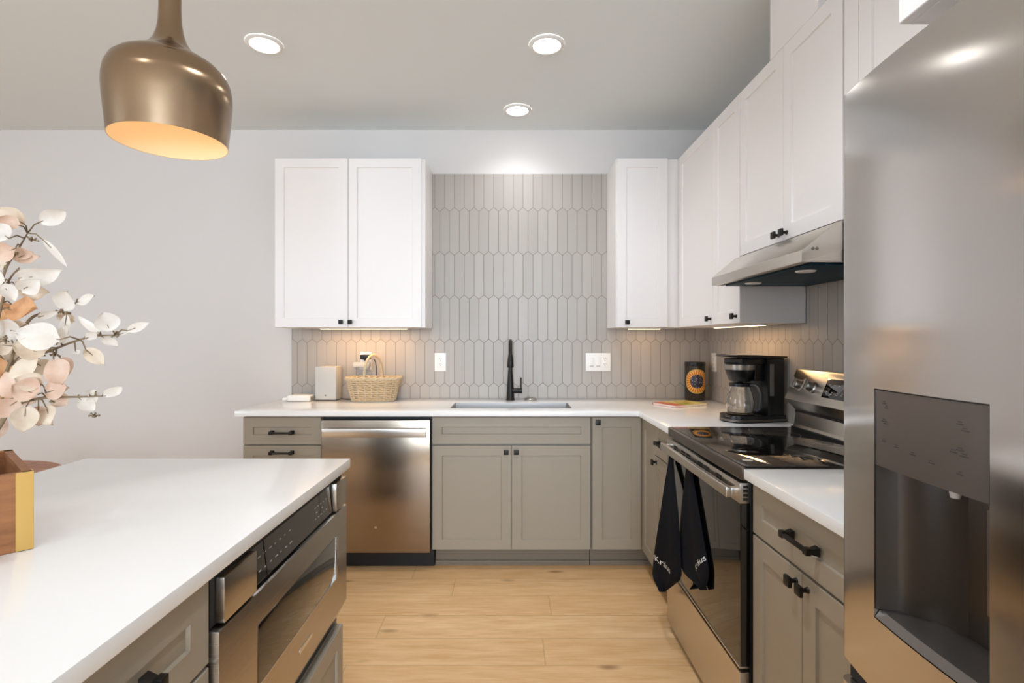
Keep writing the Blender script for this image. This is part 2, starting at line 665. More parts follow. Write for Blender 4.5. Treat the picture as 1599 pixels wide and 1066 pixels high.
def cabinet(name, label, cat, loc, rot, w, d, z0, z1, fronts, m, toe=None, group=None, front_y=0.021, side=None, hollow=False):
    root = thing(name, label, cat, loc, rot, group)
    b = MB()
    if hollow:
        b.box(0, 0.018, front_y, d, z0, z1); b.box(w - 0.018, w, front_y, d, z0, z1); b.box(0.018, w - 0.018, front_y, d, z0, z0 + 0.018)
        b.box(0.018, w - 0.018, d - 0.01, d, z0 + 0.018, z1); b.box(0.018, w - 0.018, front_y, front_y + 0.012, z0 + 0.018, z1)
    else:
        b.box(0.0, w, front_y, d, z0, z1, 0.001, 1)
    obj('carcass', b, side or m, root)
    for f in fronts:
        kind, x0, x1, a0, a1, hw = f
        b = MB()
        if kind == 'filler':
            b.box(x0, x1, 0.002, 0.02, a0, a1, 0.001, 1)
            obj('filler_strip', b, m, root)
            continue
        b.shaker(x0, x1, a0, a1)
        p = obj({'door': 'door', 'drawer': 'drawer_front', 'panel': 'front_panel'}[kind], b, m, root)
        if hw:
            (add_knob if hw[0] == 'knob' else add_pull)(p, hw[1], hw[2])
    if toe:
        b = MB()
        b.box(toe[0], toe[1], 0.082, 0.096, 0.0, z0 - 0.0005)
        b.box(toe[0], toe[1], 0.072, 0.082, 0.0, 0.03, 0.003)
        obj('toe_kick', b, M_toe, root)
    return root


YC = 2.95       # face of the base run on the back wall
XC = 0.757      # face of the base run on the side wall
ZT = 0.8835     # underside of the worktop
cabinet('base_cabinet', 'greige drawer base at the free end of the counter, black bar pulls', 'cabinet', (-1.519, YC, 0), 0, 0.450, 0.605, 0.115, ZT,
        [('drawer', 0.002, 0.448, 0.72, 0.876, ('pull', 0.226, 0.79)),
         ('drawer', 0.002, 0.448, 0.42, 0.714, ('pull', 0.226, 0.676)),
         ('drawer', 0.002, 0.448, 0.12, 0.416, ('pull', 0.226, 0.38))], M_greige, (0.0, 0.45))
cabinet('base_cabinet', 'greige two-door sink base cabinet under the sink', 'cabinet', (-0.4405, YC, 0), 0, 0.909, 0.605, 0.115, ZT,
        [('panel', 0.002, 0.906, 0.724, 0.876, None),
         ('door', 0.002, 0.452, 0.122, 0.714, ('knob', 0.424, 0.681)),
         ('door', 0.456, 0.906, 0.122, 0.714, ('knob', 0.481, 0.681))], M_greige, (0.012, 0.909), hollow=True)

# corner base with a door on each run
root = thing('base_cabinet', 'greige corner base cabinet with tall doors meeting between sink base and range', 'cabinet', (0.4715, YC, 0))
b = MB()
b.box(0.0, 0.885, 0.021, 0.60, 0.115, ZT, 0.001, 1)
b.box(0.3065, 0.885, -0.262, 0.021, 0.115, ZT, 0.001, 1)
obj('carcass', b, M_greige, root)
b = MB(); b.shaker(0.004, 0.281, 0.122, 0.876)
dr = obj('door', b, M_greige, root); add_knob(dr, 0.032, 0.849)
b = MB(); b.M = Matrix.Translation((0.2855, -0.004, 0)) @ Matrix.Rotation(-R90, 4, 'Z'); b.shaker(0.0, 0.257, 0.122, 0.876)
obj('door', b, M_greige, root)
b = MB()
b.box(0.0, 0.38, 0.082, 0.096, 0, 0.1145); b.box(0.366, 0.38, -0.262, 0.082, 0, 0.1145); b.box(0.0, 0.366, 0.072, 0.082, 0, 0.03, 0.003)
obj('toe_kick', b, M_toe, root)

cabinet('base_cabinet', 'narrow greige base cabinet with one drawer, squeezed between corner and range', 'cabinet', (XC, 2.685, 0), -R90, 0.298, 0.605, 0.115, ZT,
        [('drawer', 0.002, 0.296, 0.724, 0.876, ('pull', 0.149, 0.80)),
         ('door', 0.002, 0.296, 0.122, 0.718, ('knob', 0.03, 0.69))], M_greige, (0.0, 0.298))
cabinet('base_cabinet', 'greige base cabinet between range and fridge, one drawer over two doors', 'cabinet', (XC, 1.611, 0), -R90, 0.632, 0.605, 0.115, ZT,
        [('drawer', 0.004, 0.545, 0.722, 0.876, ('pull', 0.285, 0.80)),
         ('door', 0.004, 0.272, 0.122, 0.714, ('knob', 0.248, 0.684)),
         ('door', 0.276, 0.545, 0.122, 0.714, ('knob', 0.300, 0.684)),
         ('filler', 0.548, 0.630, 0.122, 0.876, None)], M_greige, (0.0, 0.632))

# hanging cabinets
ZU, HU = 1.395, 1.057
YU, XU = 3.235, 1.06
cabinet('hanging_cabinet', 'white two-door upper cabinet hanging alone beside the blank wall', 'cabinet', (-1.465, YU, ZU), 0, 0.938, 0.3235, 0.0, HU,
        [('door', 0.0, 0.457, 0.001, HU - 0.001, ('knob', 0.419, 0.033)),
         ('door', 0.460, 0.915, 0.001, HU - 0.001, ('knob', 0.476, 0.033))], M_white)
cabinet('hanging_cabinet', 'white single-door upper cabinet on the back wall by the corner', 'cabinet', (0.672, YU, ZU), 0, 0.70, 0.3155, 0.0, HU,
        [('door', 0.004, 0.318, 0.001, HU - 0.001, ('knob', 0.062, 0.031))], M_white)
r = cabinet('hanging_cabinet', 'white upper cabinet with two unequal doors between corner and hood', 'cabinet', (XU, 3.250, ZU), -R90, 0.870, 0.3055, 0.0, HU,
            [('door', 0.018, 0.559, 0.001, HU - 0.001, ('knob', 0.530, 0.033)),
             ('door', 0.562, 0.869, 0.001, HU - 0.001, ('knob', 0.838, 0.033))], M_white)
cabinet('hanging_cabinet', 'short white two-door cabinet directly above the range hood', 'cabinet', (XU, 2.377, 1.70), -R90, 0.731, 0.3055, 0.0, 0.752,
        [('door', 0.001, 0.372, 0.001, 0.751, ('knob', 0.345, 0.028)),
         ('door', 0.375, 0.730, 0.001, 0.751, ('knob', 0.402, 0.028))], M_white)
cabinet('hanging_cabinet', 'white upper cabinet between hood and fridge, mostly hidden by the fridge', 'cabinet', (XU, 1.640, ZU), -R90, 0.655, 0.3055, 0.0, HU,
        [('filler', 0.0, 0.066, 0.001, HU - 0.001, None),
         ('door', 0.070, 0.653, 0.001, HU - 0.001, ('knob', 0.63, 0.033))], M_white)
cabinet('hanging_cabinet', 'deep white cabinet high above the fridge', 'cabinet', (0.724, 0.962, 1.904), -R90, 0.92, 0.64, 0.0, 0.548,
        [('door', 0.0, 0.458, 0.001, 0.547, ('knob', 0.43, 0.03)),
         ('door', 0.462, 0.92, 0.001, 0.547, ('knob', 0.49, 0.03))], M_white)
b = MB()
b.box(XU + 0.001, XR - 0.001, 1.777, 2.104, 1.70 + 0.7525, ZC - 0.001, 0.001, 1)
solo('duct_cover', b, M_white, 'white boxed duct cover rising from the hood cabinet to the ceiling', 'duct cover')


# ------------------------------------------------------------------ worktops
def slab(name, xs, ys, keep, z0, z1, m, label, cat='countertop', corner=None):
    t = bmesh.new()
    V = {}
    def v(i, j):
        if (i, j) not in V:
            V[(i, j)] = t.verts.new((xs[i], ys[j], z1))
        return V[(i, j)]
    for i in range(len(xs) - 1):
        for j in range(len(ys) - 1):
            if keep((xs[i] + xs[i + 1]) / 2, (ys[j] + ys[j + 1]) / 2):
                t.faces.new((v(i, j), v(i + 1, j), v(i + 1, j + 1), v(i, j + 1)))
    ext = bmesh.ops.extrude_face_region(t, geom=t.faces[:])
    down = [e for e in ext['geom'] if isinstance(e, bmesh.types.BMVert)]
    bmesh.ops.translate(t, vec=(0, 0, z0 - z1), verts=down)
    bmesh.ops.recalc_face_normals(t, faces=t.faces[:])
    sel = [e for e in t.edges if len(e.link_faces) == 2 and e.calc_face_angle(0) > 1.0]
    bmesh.ops.bevel(t, geom=sel, offset=0.0022, segments=2, profile=0.6, affect='EDGES')
    b = MB()
    b.merge(t, 0)
    return solo(name, b, m, label, cat)


slab('countertop', [-1.55, -0.348, 0.371, 0.732, 1.364], [2.385, 2.92, 3.05, 3.33, 3.549],
     lambda x, y: (y > 2.92 or x > 0.732) and not (-0.348 < x < 0.371 and 3.05 < y < 3.33), 0.8845, 0.915, M_quartz,
     'white quartz corner worktop holding the sink and coffee maker')
slab('countertop', [0.732, 1.364], [0.976, 1.6145], lambda x, y: True, 0.8845, 0.915, M_quartz,
     'short white quartz worktop between the range and the fridge')
slab('countertop', [-1.44, -0.54], [-0.75, 1.76], lambda x, y: True, 0.8845, 0.915, M_quartz,
     'large white quartz island worktop under the pendant lamp')

# sink bowl hung under the worktop
root = thing('kitchen_sink', 'undermounted stainless steel sink below the black faucet', 'sink', (0.0115, 3.19, 0.68))
b = MB()
x0, x1, y0, y1, zt, zb = -0.352, 0.375, 3.046, 3.334, 0.8840, 0.690
def rr(i, z):
    return [(x0 + i, y0 + i, z), (x1 - i, y0 + i, z), (x1 - i, y1 - i, z), (x0 + i, y1 - i, z)]
pts = rr(0.0058, 0.9138) + rr(0.0085, 0.9138) + rr(0.016, zb + 0.02) + rr(0.034, zb) + rr(0.0055, 0.9132) + rr(0.0055, 0.88) + rr(0.012, zb + 0.018) + rr(0.034, zb - 0.003)
F = []
for k in (0, 1, 2, 4, 5, 6):
    for i in range(4):
        j = (i + 1) % 4
        F.append((k * 4 + i, k * 4 + j, (k + 1) * 4 + j, (k + 1) * 4 + i))
for i in range(4):
    j = (i + 1) % 4
    F.append((i, j, 16 + j, 16 + i))
F += [(12, 13, 14, 15), (28, 31, 30, 29)]
b.raw(pts, F)
obj('bowl', b, M_sink, root, world=True, angle=30)
b = MB()
b.lathe([(0.0, 0.6905), (0.05, 0.6915), (0.057, 0.6945), (0.06, 0.6905)], (0.0115, 3.2, 0))
obj('drain', b, M_chrome, root, world=True)

# faucet
fx, fy = 0.0085, 3.455
root = thing('faucet', 'matt black pull-down kitchen faucet behind the sink', 'faucet', (fx, fy, 0.9152))
b = MB()
b.lathe([(0.0, 0.0), (0.029, 0.0), (0.029, 0.006), (0.0265, 0.012), (0.0215, 0.10), (0.0145, 0.20), (0.0125, 0.245), (0.0, 0.246)])
obj('body', b, M_black, root)
b = MB()
arch = []
for i in range(15):
    a = math.pi * i / 14
    arch.append((0, -0.095 + 0.095 * math.cos(a), 0.296 + 0.098 * math.sin(a)))
arch = [(0, 0, 0.24)] + arch
b.tube(arch, 0.0125, 14)
obj('spout', b, M_black, root)
b = MB()
b.lathe([(0.0, 0.310), (0.0135, 0.310), (0.0155, 0.295), (0.0185, 0.275), (0.0212, 0.234), (0.0195, 0.228), (0.0, 0.228)], (0, -0.19, 0))
obj('spray_head', b, M_black, root)
b = MB()
b.cyl((0.015, 0, 0.062), (0.078, 0, 0.062), 0.0165, 0.0185, 20)
b.cyl((0.071, 0, 0.075), (0.071, -0.006, 0.150), 0.0045, 0.004, 12)
obj('lever_handle', b, M_black, root)
b = MB()
b.lathe([(0.0, 0.0), (0.042, 0.0), (0.043, 0.006), (0.036, 0.014), (0.012, 0.017), (0.010, 0.024), (0.0, 0.025)], (0.143, 3.462, 0.9152))
solo('sink_stopper', b, M_steel_pl, 'round stainless sink stopper lying beside the faucet base', 'sink stopper')

# ------------------------------------------------------------------ dishwasher
root = thing('dishwasher', 'stainless steel dishwasher between drawer base and sink base', 'dishwasher', (-0.756, YC, 0))
b = MB(); b.box(-1.066, -0.4445, 2.972, 3.54, 0.10, ZT - 0.002); obj('tub', b, M_blackgap, root, world=True)
b = MB(); b.box(-1.062, -0.4485, 2.928, 2.970, 0.112, 0.862, 0.004); d_ = obj('door', b, M_steel_dw, root, world=True)
b = MB()
b.box(-1.045, -0.465, 2.884, 2.902, 0.772, 0.822, 0.003)
for x in (-1.04, -0.488):
    b.box(x, x + 0.018, 2.902, 2.929, 0.776, 0.818, 0.002)
obj('handle', b, M_steel, d_, world=True)
b = MB(); b.cyl((-0.755, 2.9279, 0.256), (-0.755, 2.9265, 0.256), 0.007); obj('badge', b, M_chrome, d_, world=True)
b = MB(); b.box(-1.062, -0.436, 3.015, 3.03, 0.001, 0.099); obj('toe_kick', b, M_blackgap, root, world=True)

# ------------------------------------------------------------------ range
XG = 0.725
root = thing('range', 'stainless electric range with black glass top and oven door', 'range', (XG, 2.380, 0), -R90)
WG = 0.757
b = MB(); b.box(0.0, WG, 0.032, 0.60, 0.03, 0.874, 0.003); b.box(0.03, WG - 0.03, 0.09, 0.6, 0.0, 0.03); obj('body', b, M_blackpl, root)
b = MB(); b.box(0.0, WG, 0.006, 0.592, 0.876, 0.9165, 0.004); ct = obj('cooktop_frame', b, M_steel_dk, root)
b = MB(); b.box(0.006, WG - 0.006, 0.018, 0.57, 0.9165, 0.9195, 0.001); g_ = obj('cooktop_glass', b, M_bglass, root)
M_ring = mat('burner ring print', rgb(46, 43, 41), 0.1, spec=0.6)
for x, y, r_ in ((0.20, 0.17, 0.115), (0.56, 0.17, 0.09), (0.20, 0.42, 0.075), (0.56, 0.42, 0.10), (0.38, 0.47, 0.05)):
    b = MB(); b.lathe([(r_ - 0.003, 0.9196), (r_, 0.9197), (r_ + 0.001, 0.9196)], (x, y, 0), 48); obj('burner_ring', b, M_ring, g_)
b = MB()
b.lathe([(0.0, 0.9197), (0.016, 0.9197), (0.017, 0.9196)], (0.665, 0.065, 0), 24); obj('badge', b, M_lmark, g_)
# door: vent band, glass, handle
b = MB(); b.box(0.003, WG - 0.003, 0.0, 0.031, 0.803, 0.868, 0.002); vb = obj('vent_band', b, M_steel, root)
for x0, n in ((0.105, 1), (0.20, 2), (0.395, 2), (0.565, 1)):
    for c in range(n):
        for z in (0.852, 0.838, 0.824):
            b = MB(); b.box(x0 + c * 0.062, x0 + c * 0.062 + 0.05, -0.0006, 0.002, z - 0.0042, z + 0.0042); obj('vent_slot', b, M_blackgap, vb)
for z in (0.856, 0.843, 0.830, 0.817):
    b = MB(); b.box(WG - 0.004, WG - 0.0024, 0.010, 0.026, z - 0.0042, z + 0.0042); obj('vent_slot', b, M_blackgap, vb)
b = MB(); b.box(0.003, WG - 0.003, 0.002, 0.031, 0.291, 0.801, 0.003); od = obj('oven_door', b, M_bglass, root)
b = MB(); b.box(0.0035, WG - 0.0035, -0.0005, 0.030, 0.284, 0.2905, 0.001); obj('trim_strip', b, M_steel, od)
b = MB()
b.box(0.02, WG - 0.02, -0.036, -0.018, 0.818, 0.850, 0.003)
for x in (0.02, WG - 0.046):
    b.box(x, x + 0.026, -0.02, 0.001, 0.820, 0.848, 0.003)
obj('handle', b, M_steel, od)
b = MB(); b.box(0.003, WG - 0.003, 0.0, 0.031, 0.035, 0.272, 0.003); obj('drawer_front', b, M_steel, root)
# backguard with knobs and display
b = MB()
b.prism([(0.575, 0.9165), (0.585, 0.935), (0.592, 0.998), (0.542, 1.05), (0.5975, 1.184), (0.636, 1.184), (0.636, 0.9165)], 0.0, WG, 'X', bev=0.002)
bg = obj('backguard', b, M_steel, root)
b = MB(); b.box(0.004, WG - 0.004, 0.568, 0.586, 0.9175, 0.924, 0.001); b.box(0.01, WG - 0.01, 0.584, 0.594, 0.99, 0.997); obj('seal', b, M_blackgap, bg)
tl = Vector((0, 0.383, 0.924)); nl = Vector((0, -0.924, 0.383)); o0 = Vector((0, 0.542, 1.05))
FB = Matrix(((1, 0, 0, 0), (0, nl.y, tl.y, o0.y), (0, nl.z, tl.z, o0.z), (0, 0, 0, 1)))   # local x, out of the face, up the face
b = MB(); b.M = FB; b.box(0.255, 0.50, -0.002, 0.0012, 0.035, 0.118, 0.001); dp = obj('display', b, M_bglass, bg)
random.seed(4)
for row, z in enumerate((0.052, 0.090)):
    for k in range(7):
        x = 0.275 + k * 0.032
        b = MB(); b.M = FB; b.box(x, x + random.uniform(0.008, 0.018), 0.0013, 0.0017, z, z + 0.0035); obj('display_mark', b, M_lmark, dp)
        if row == 0:
            b = MB(); b.M = FB; b.box(x + 0.002, x + 0.010, 0.0013, 0.0017, z + 0.008, z + 0.011); obj('display_mark', b, M_lmark, dp)
for x in (0.088, 0.178, 0.578, 0.668):
    b = MB(); b.M = FB @ Matrix.Translation((x, 0, 0.07))
    b.lathe([(0.0, 0.034), (0.016, 0.034), (0.0195, 0.030), (0.0215, 0.010), (0.026, 0.006), (0.026, 0.0), (0.0, 0.0)], axis='Y', n=28)
    b.box(-0.0055, 0.0055, 0.028, 0.046, -0.0225, 0.0225, 0.003)
    obj('knob', b, M_steel_pl, bg)

# ------------------------------------------------------------------ range hood
root = thing('range_hood', 'stainless under-cabinet range hood over the cooktop', 'range hood', (0.9306, 2.376, 1.566), -R90)
WH = 0.731
b = MB()
b.prism([(0.0, 0.0), (0.0, 0.037), (0.106, 0.124), (0.128, 0.1325), (0.434, 0.1325), (0.434, 0.004), (0.03, 0.004), (0.03, 0.0)], 0.0, WH, 'X', bev=0.001)
hb = obj('shell', b, M_steel, root)
b = MB()
b.box(0.03, WH - 0.03, 0.05, 0.42, -0.006, 0.0035, 0.002)
obj('filter', b, M_teal, root)
for x in (0.0, WH - 0.012):
    b = MB(); b.box(x, x + 0.012, 0.03, 0.43, 0.0, 0.0035); obj('bottom_lip', b, M_steel, root)
for x in (0.17, 0.56):
    b = MB(); b.lathe([(0.0, -0.0105), (0.03, -0.0105), (0.034, -0.0062)], (x, 0.11, 0), 24, cap=(False, True)); obj('lamp_lens', b, M_plastic, root)
b = MB()
b.cyl((WH - 0.0005, 0.035, 0.042), (WH + 0.0015, 0.035, 0.042), 0.005)
b.cyl((WH - 0.0005, 0.048, 0.042), (WH + 0.0015, 0.048, 0.042), 0.005)
obj('screw', b, M_steel_dk, root)

# ------------------------------------------------------------------ fridge
root = thing('fridge', 'stainless French-door fridge with ice and water dispenser', 'fridge', (1.0, 0.49, 0))
b = MB(); b.box(0.690, 1.362, 0.036, 0.966, 0.03, 1.752, 0.004)
for x in (0.76, 1.3):
    for y in (0.09, 0.89):
        b.cyl((x, y, 0.0), (x, y, 0.03), 0.02)
obj('body', b, M_steel_dk, root, world=True)


def xface(y, c, y0, y1, k=0.36):
    x = 0.600 + k * (y - c) ** 2
    rr_ = 0.016
    for e in (y - y0, y1 - y):
        if e < rr_:
            x += rr_ - math.sqrt(max(0.0, rr_ * rr_ - (rr_ - e) ** 2))
    return x


def curved_door(y0, y1, z0, z1, c, hole=None, k=0.36):
    b = MB()
    ys = [y0 + 0.016 * q for q in (0, 0.06, 0.2, 0.45, 0.75, 1.0)]
    n = 24
    mid = [y0 + 0.016 + (y1 - y0 - 0.032) * i / n for i in range(1, n)]
    ys += mid + [y1 - 0.016 * q for q in (1.0, 0.75, 0.45, 0.2, 0.06, 0)]
    zs = [z0, z1]
    if hole:
        ys = sorted([y for y in ys if min(abs(y - hole[0]), abs(y - hole[1])) > 0.004] + [hole[0], hole[1]])
        zs = [z0, hole[2], hole[3], z1]
    xb = 0.688
    bm = b.bm
    fr = [[bm.verts.new((xface(y, c, y0, y1, k), y, z)) for z in zs] for y in ys]
    bk = [[bm.verts.new((xb, y, z)) for z in zs] for y in ys]
    for i in range(len(ys) - 1):
        for j in range(len(zs) - 1):
            if hole and hole[0] - 1e-4 < (ys[i] + ys[i + 1]) / 2 < hole[1] and hole[2] < (zs[j] + zs[j + 1]) / 2 < hole[3]:
                continue
            bm.faces.new((fr[i][j], fr[i + 1][j], fr[i + 1][j + 1], fr[i][j + 1]))
            bm.faces.new((bk[i][j], bk[i][j + 1], bk[i + 1][j + 1], bk[i + 1][j]))
        bm.faces.new((fr[i][0], bk[i][0], bk[i + 1][0], fr[i + 1][0]))
        bm.faces.new((fr[i][-1], fr[i + 1][-1], bk[i + 1][-1], bk[i][-1]))
    for j in range(len(zs) - 1):
        bm.faces.new((fr[0][j], fr[0][j + 1], bk[0][j + 1], bk[0][j]))
        bm.faces.new((fr[-1][j], bk[-1][j], bk[-1][j + 1], fr[-1][j + 1]))
    if hole:
        a = [i for i, y in enumerate(ys) if hole[0] - 1e-6 <= y <= hole[1] + 1e-6]
        for i, i2 in zip(a, a[1:]):
            for j in (1, 2):
                bm.faces.new((fr[i][j], fr[i2][j], bk[i2][j], bk[i][j]))
        for i in (a[0], a[-1]):
            bm.faces.new((fr[i][1], fr[i][2], bk[i][2], bk[i][1]))
    return b


DY0, DY1, DZ0, DZ1, DZM = 0.648, 0.860, 0.858, 1.238, 1.112
DC = 0.722
dd = obj('door', curved_door(0.4955, 0.971, 0.735, 1.769, DC, (DY0, DY1, DZ0, DZ1)), M_steel_fr, root, world=True, angle=30)
obj('door', curved_door(0.0335, 0.4915, 0.735, 1.769, 0.265), M_steel_fr, root, world=True, angle=30)
b = curved_door(0.0335, 0.971, 0.055, 0.692, 0.4935, None, 0.09)
fd = obj('freezer_drawer', b, M_steel_fr, root, world=True, angle=30)
b = MB(); b.box(0.636, 0.689, 0.04, 0.964, 0.694, 0.733); obj('drawer_grip', b, M_blackgap, root, world=True)
b = MB(); b.box(0.655, 0.76, 0.885, 0.945, 1.7525, 1.79, 0.004); obj('hinge_cover', b, M_grey, root, world=True)

dx = lambda y: xface(y, DC, 0.4955, 0.971)
b = MB()
NP = 16
def front_pt(u, v):
    y = DY0 + 0.001 + (DY1 - DY0 - 0.002) * u
    return (dx(y) + 0.0015, y, DZM + (DZ1 - 0.001 - DZM) * v)
b.grid(front_pt, NP, 3)
b.grid(lambda u, v: (dx(DY0 + (DY1 - DY0) * u) + 0.0015 + 0.02 * v, DY0 + 0.001 + (DY1 - DY0 - 0.002) * u, DZM), NP, 1)
pn = obj('control_panel', b, M_disp2, dd, world=True, angle=30)
def mark(y, z, ww, hh=0.0022):
    b = MB()
    b.grid(lambda u, v: (dx(y - ww / 2 + ww * u) + 0.0008, y - ww / 2 + ww * u, z + hh * v), 2, 1)
    obj('panel_mark', b, M_mark, pn, world=True)
for y, z, ww in ((0.835, 1.215, 0.010), (0.830, 1.208, 0.008), (0.836, 1.186, 0.012), (0.832, 1.183, 0.010), (0.836, 1.154, 0.009), (0.806, 1.15, 0.010),
                 (0.772, 1.146, 0.012), (0.736, 1.142, 0.012), (0.690, 1.205, 0.010), (0.682, 1.197, 0.012), (0.690, 1.170, 0.012),
                 (0.700, 1.1655, 0.012), (0.684, 1.163, 0.014), (0.690, 1.138, 0.010)):
    mark(y, z, ww)
    mark(y, z + 0.0035, ww * 0.6, 0.0016)
b = MB()
b.grid(lambda u, v: (dx(DY0 + (DY1 - DY0) * u) + 0.0004, DY0 + (DY1 - DY0) * u, DZ1 - 0.0022 + 0.0022 * v), NP, 1)
for y in (DY0, DY1 - 0.0016):
    b.grid(lambda u, v: (dx(y + 0.0016 * u) + 0.0004, y + 0.0016 * u, DZM + (DZ1 - 0.0022 - DZM) * v), 1, 1)
obj('panel_seam', b, M_blackgap, dd, world=True)
b = MB()
def cav(u, v):
    y = DY0 + 0.001 + (DY1 - DY0 - 0.002) * u
    depth = 0.012 + 0.078 * math.sin(math.pi * min(max(u, 0.0), 1.0)) ** 0.55
    e = 0.0015 if 0 < u < 1 else 0.0
    return (dx(y) + 0.0015 + (depth if 0 < u < 1 else 0.0), y, DZ0 + 0.014 + (DZM - DZ0 - 0.014) * v)
b.grid(cav, 36, 2)
b.grid(lambda u, v: tuple(Vector(cav(u, 1.0)).lerp(Vector((dx(cav(u, 1)[1]) + 0.002, cav(u, 1)[1], DZM)), v)), 36, 1)
obj('recess', b, M_disp, dd, world=True, angle=60)
b = MB()
b.grid(lambda u, v: tuple(Vector(cav(u, 0.0)).lerp(Vector((dx(cav(u, 0)[1]) + 0.010, cav(u, 0)[1], DZ0 + 0.014)), v)), 36, 1)
b.grid(lambda u, v: (dx(DY0 + 0.001 + (DY1 - DY0 - 0.002) * u) + 0.001 + 0.009 * v, DY0 + 0.001 + (DY1 - DY0 - 0.002) * u, DZ0 + 0.0015 + 0.0125 * v), 16, 1)
obj('drip_tray', b, M_disp2, dd, world=True, angle=20)
b = MB(); b.lathe([(0.0, 0.0), (0.006, 0.0), (0.008, 0.012), (0.009, 0.024)], (0.64, 0.742, DZM - 0.020), 16); obj('nozzle', b, M_grey, dd, world=True)
b = MB(); b.box(0.645, 0.655, 0.664, 0.70, 0.945, 1.09, 0.004); obj('ice_paddle', b, M_disp2, dd, world=True)

# ------------------------------------------------------------------ island
XI = -0.558
cabinet('base_cabinet', 'greige drawer base of the island beside the microwave drawer', 'cabinet', (XI, 0.50, 0), R90, 0.465, 0.58, 0.115, ZT,
        [('drawer', 0.003, 0.462, 0.718, 0.876, ('pull', 0.232, 0.797)),
         ('drawer', 0.003, 0.462, 0.42, 0.710, ('pull', 0.232, 0.66)),
         ('drawer', 0.003, 0.462, 0.122, 0.416, ('pull', 0.232, 0.366))], M_greige, (0.0, 0.465))
cabinet('base_cabinet', 'greige island base cabinet below the microwave drawer', 'cabinet', (XI, 0.968, 0), R90, 0.772, 0.58, 0.115, 0.37,
        [('drawer', 0.003, 0.769, 0.122, 0.366, None)], M_greige, (0.0, 0.772))
cabinet('base_cabinet', 'greige two-door island base cabinet at the end closest to the viewer', 'cabinet', (XI, -0.72, 0), R90, 1.217, 0.58, 0.115, ZT,
        [('door', 0.003, 0.606, 0.122, 0.876, ('knob', 0.58, 0.84)),
         ('door', 0.610, 1.214, 0.122, 0.876, ('knob', 0.636, 0.84))], M_greige, (0.0, 1.217))
b = MB(); b.box(-1.165, -1.141, -0.72, 1.74, 0.0, ZT, 0.001, 1)
solo('island_panel', b, M_greige, 'greige back panel of the island under its seating overhang', 'panel')

XM = -0.545
root = thing('microwave_drawer', 'stainless drawer microwave built into the island', 'microwave', (XM, 0.969, 0.372), R90)
# local: x along the front, y into the island, z from 0.372
WM = 0.769
b = MB(); b.box(0.0, WM, 0.034, 0.55, 0.002, 0.510, 0.002); obj('body', b, M_blackpl, root)
b = MB(); b.box(0.004, WM - 0.004, 0.018, 0.033, 0.402, 0.509); obj('top_recess', b, M_blackgap, root)
for x0, x1 in ((0.022, 0.150), (0.664, 0.766)):
    b = MB(); b.box(x0, x1, 0.0, 0.0175, 0.404, 0.491, 0.002); obj('end_cap', b, M_steel_mw, root)
b = MB()
b.raw([(0.153, 0.012, 0.404), (0.660, 0.012, 0.404), (0.645, 0.0176, 0.488), (0.153, 0.0176, 0.488),
       (0.153, 0.0179, 0.404), (0.660, 0.0179, 0.404), (0.645, 0.0179, 0.488), (0.153, 0.0179, 0.488)],
      [(0, 1, 2, 3), (7, 6, 5, 4), (0, 4, 5, 1), (1, 5, 6, 2), (2, 6, 7, 3), (3, 7, 4, 0)])
cp = obj('control_panel', b, M_bglass, root)
def pmark(x, z, ww):
    b = MB()
    y = 0.012 + (z - 0.404) / 0.084 * 0.0056 - 0.0004
    b.raw([(x, y, z), (x + ww, y, z), (x + ww, y + 0.0002, z + 0.0032), (x, y + 0.0002, z + 0.0032)], [(0, 1, 2, 3)])
    obj('panel_mark', b, M_lmark, cp)
random.seed(9)
for z in (0.427, 0.458):
    for k in range(7):
        pmark(0.185 + k * 0.027, z, random.uniform(0.007, 0.017))
    for k in range(5):
        pmark(0.52 + k * 0.022, z, random.uniform(0.007, 0.013))
pmark(0.53, 0.443, 0.012); pmark(0.575, 0.443, 0.012)
b = MB(); b.raw([(0.222, 0.0112, 0.404), (0.2265, 0.0112, 0.404), (0.2165, 0.0170, 0.488), (0.212, 0.0170, 0.488)], [(0, 1, 2, 3)])
obj('panel_seam', b, M_blackgap, cp)
b = MB()
b.prism([(0.0, 0.080), (0.0, 0.397), (0.032, 0.397), (0.032, 0.020)], 0.003, WM - 0.003, 'X', bev=0.0015)
md = obj('drawer_front', b, M_steel_mw, root)
b = MB(); b.box(0.153, 0.664, -0.0012, 0.002, 0.195, 0.328, 0.001); obj('window_glass', b, M_bglass, md)
b = MB(); b.box(0.655, 0.6655, -0.002, -0.0012, 0.195, 0.328); b.box(0.153, 0.6655, -0.002, -0.0012, 0.1935, 0.1955); obj('window_edge', b, M_chrome, md)
b = MB(); b.box(0.375, 0.46, -0.0015, 0.001, 0.128, 0.139, 0.0005); obj('badge', b, M_chrome, md)

# ------------------------------------------------------------------ ceiling and pendant lights
def downlight(x, y, lab, watts):
    root = thing('recessed_downlight', lab, 'light', (x, y, ZC - 0.012), 0, 'recessed ceiling downlights')
    b = MB(); b.lathe([(0.066, 0.006), (0.068, 0.001), (0.075, 0.0), (0.086, 0.006), (0.087, 0.0115)], n=48); obj('trim_ring', b, M_trim, root)
    b = MB(); b.lathe([(0.0, 0.004), (0.067, 0.004), (0.067, 0.0115)], n=48); obj('lens', b, M_down, root)
    l = bpy.data.lights.new('downlight_beam', 'SPOT')
    l.energy, l.color, l.spot_size, l.spot_blend, l.shadow_soft_size = watts, DOWN, 2.5, 1.0, 0.06
    o = link(bpy.data.objects.new('downlight_beam', l)); o.parent = root; o.location = (0, 0, -0.01)


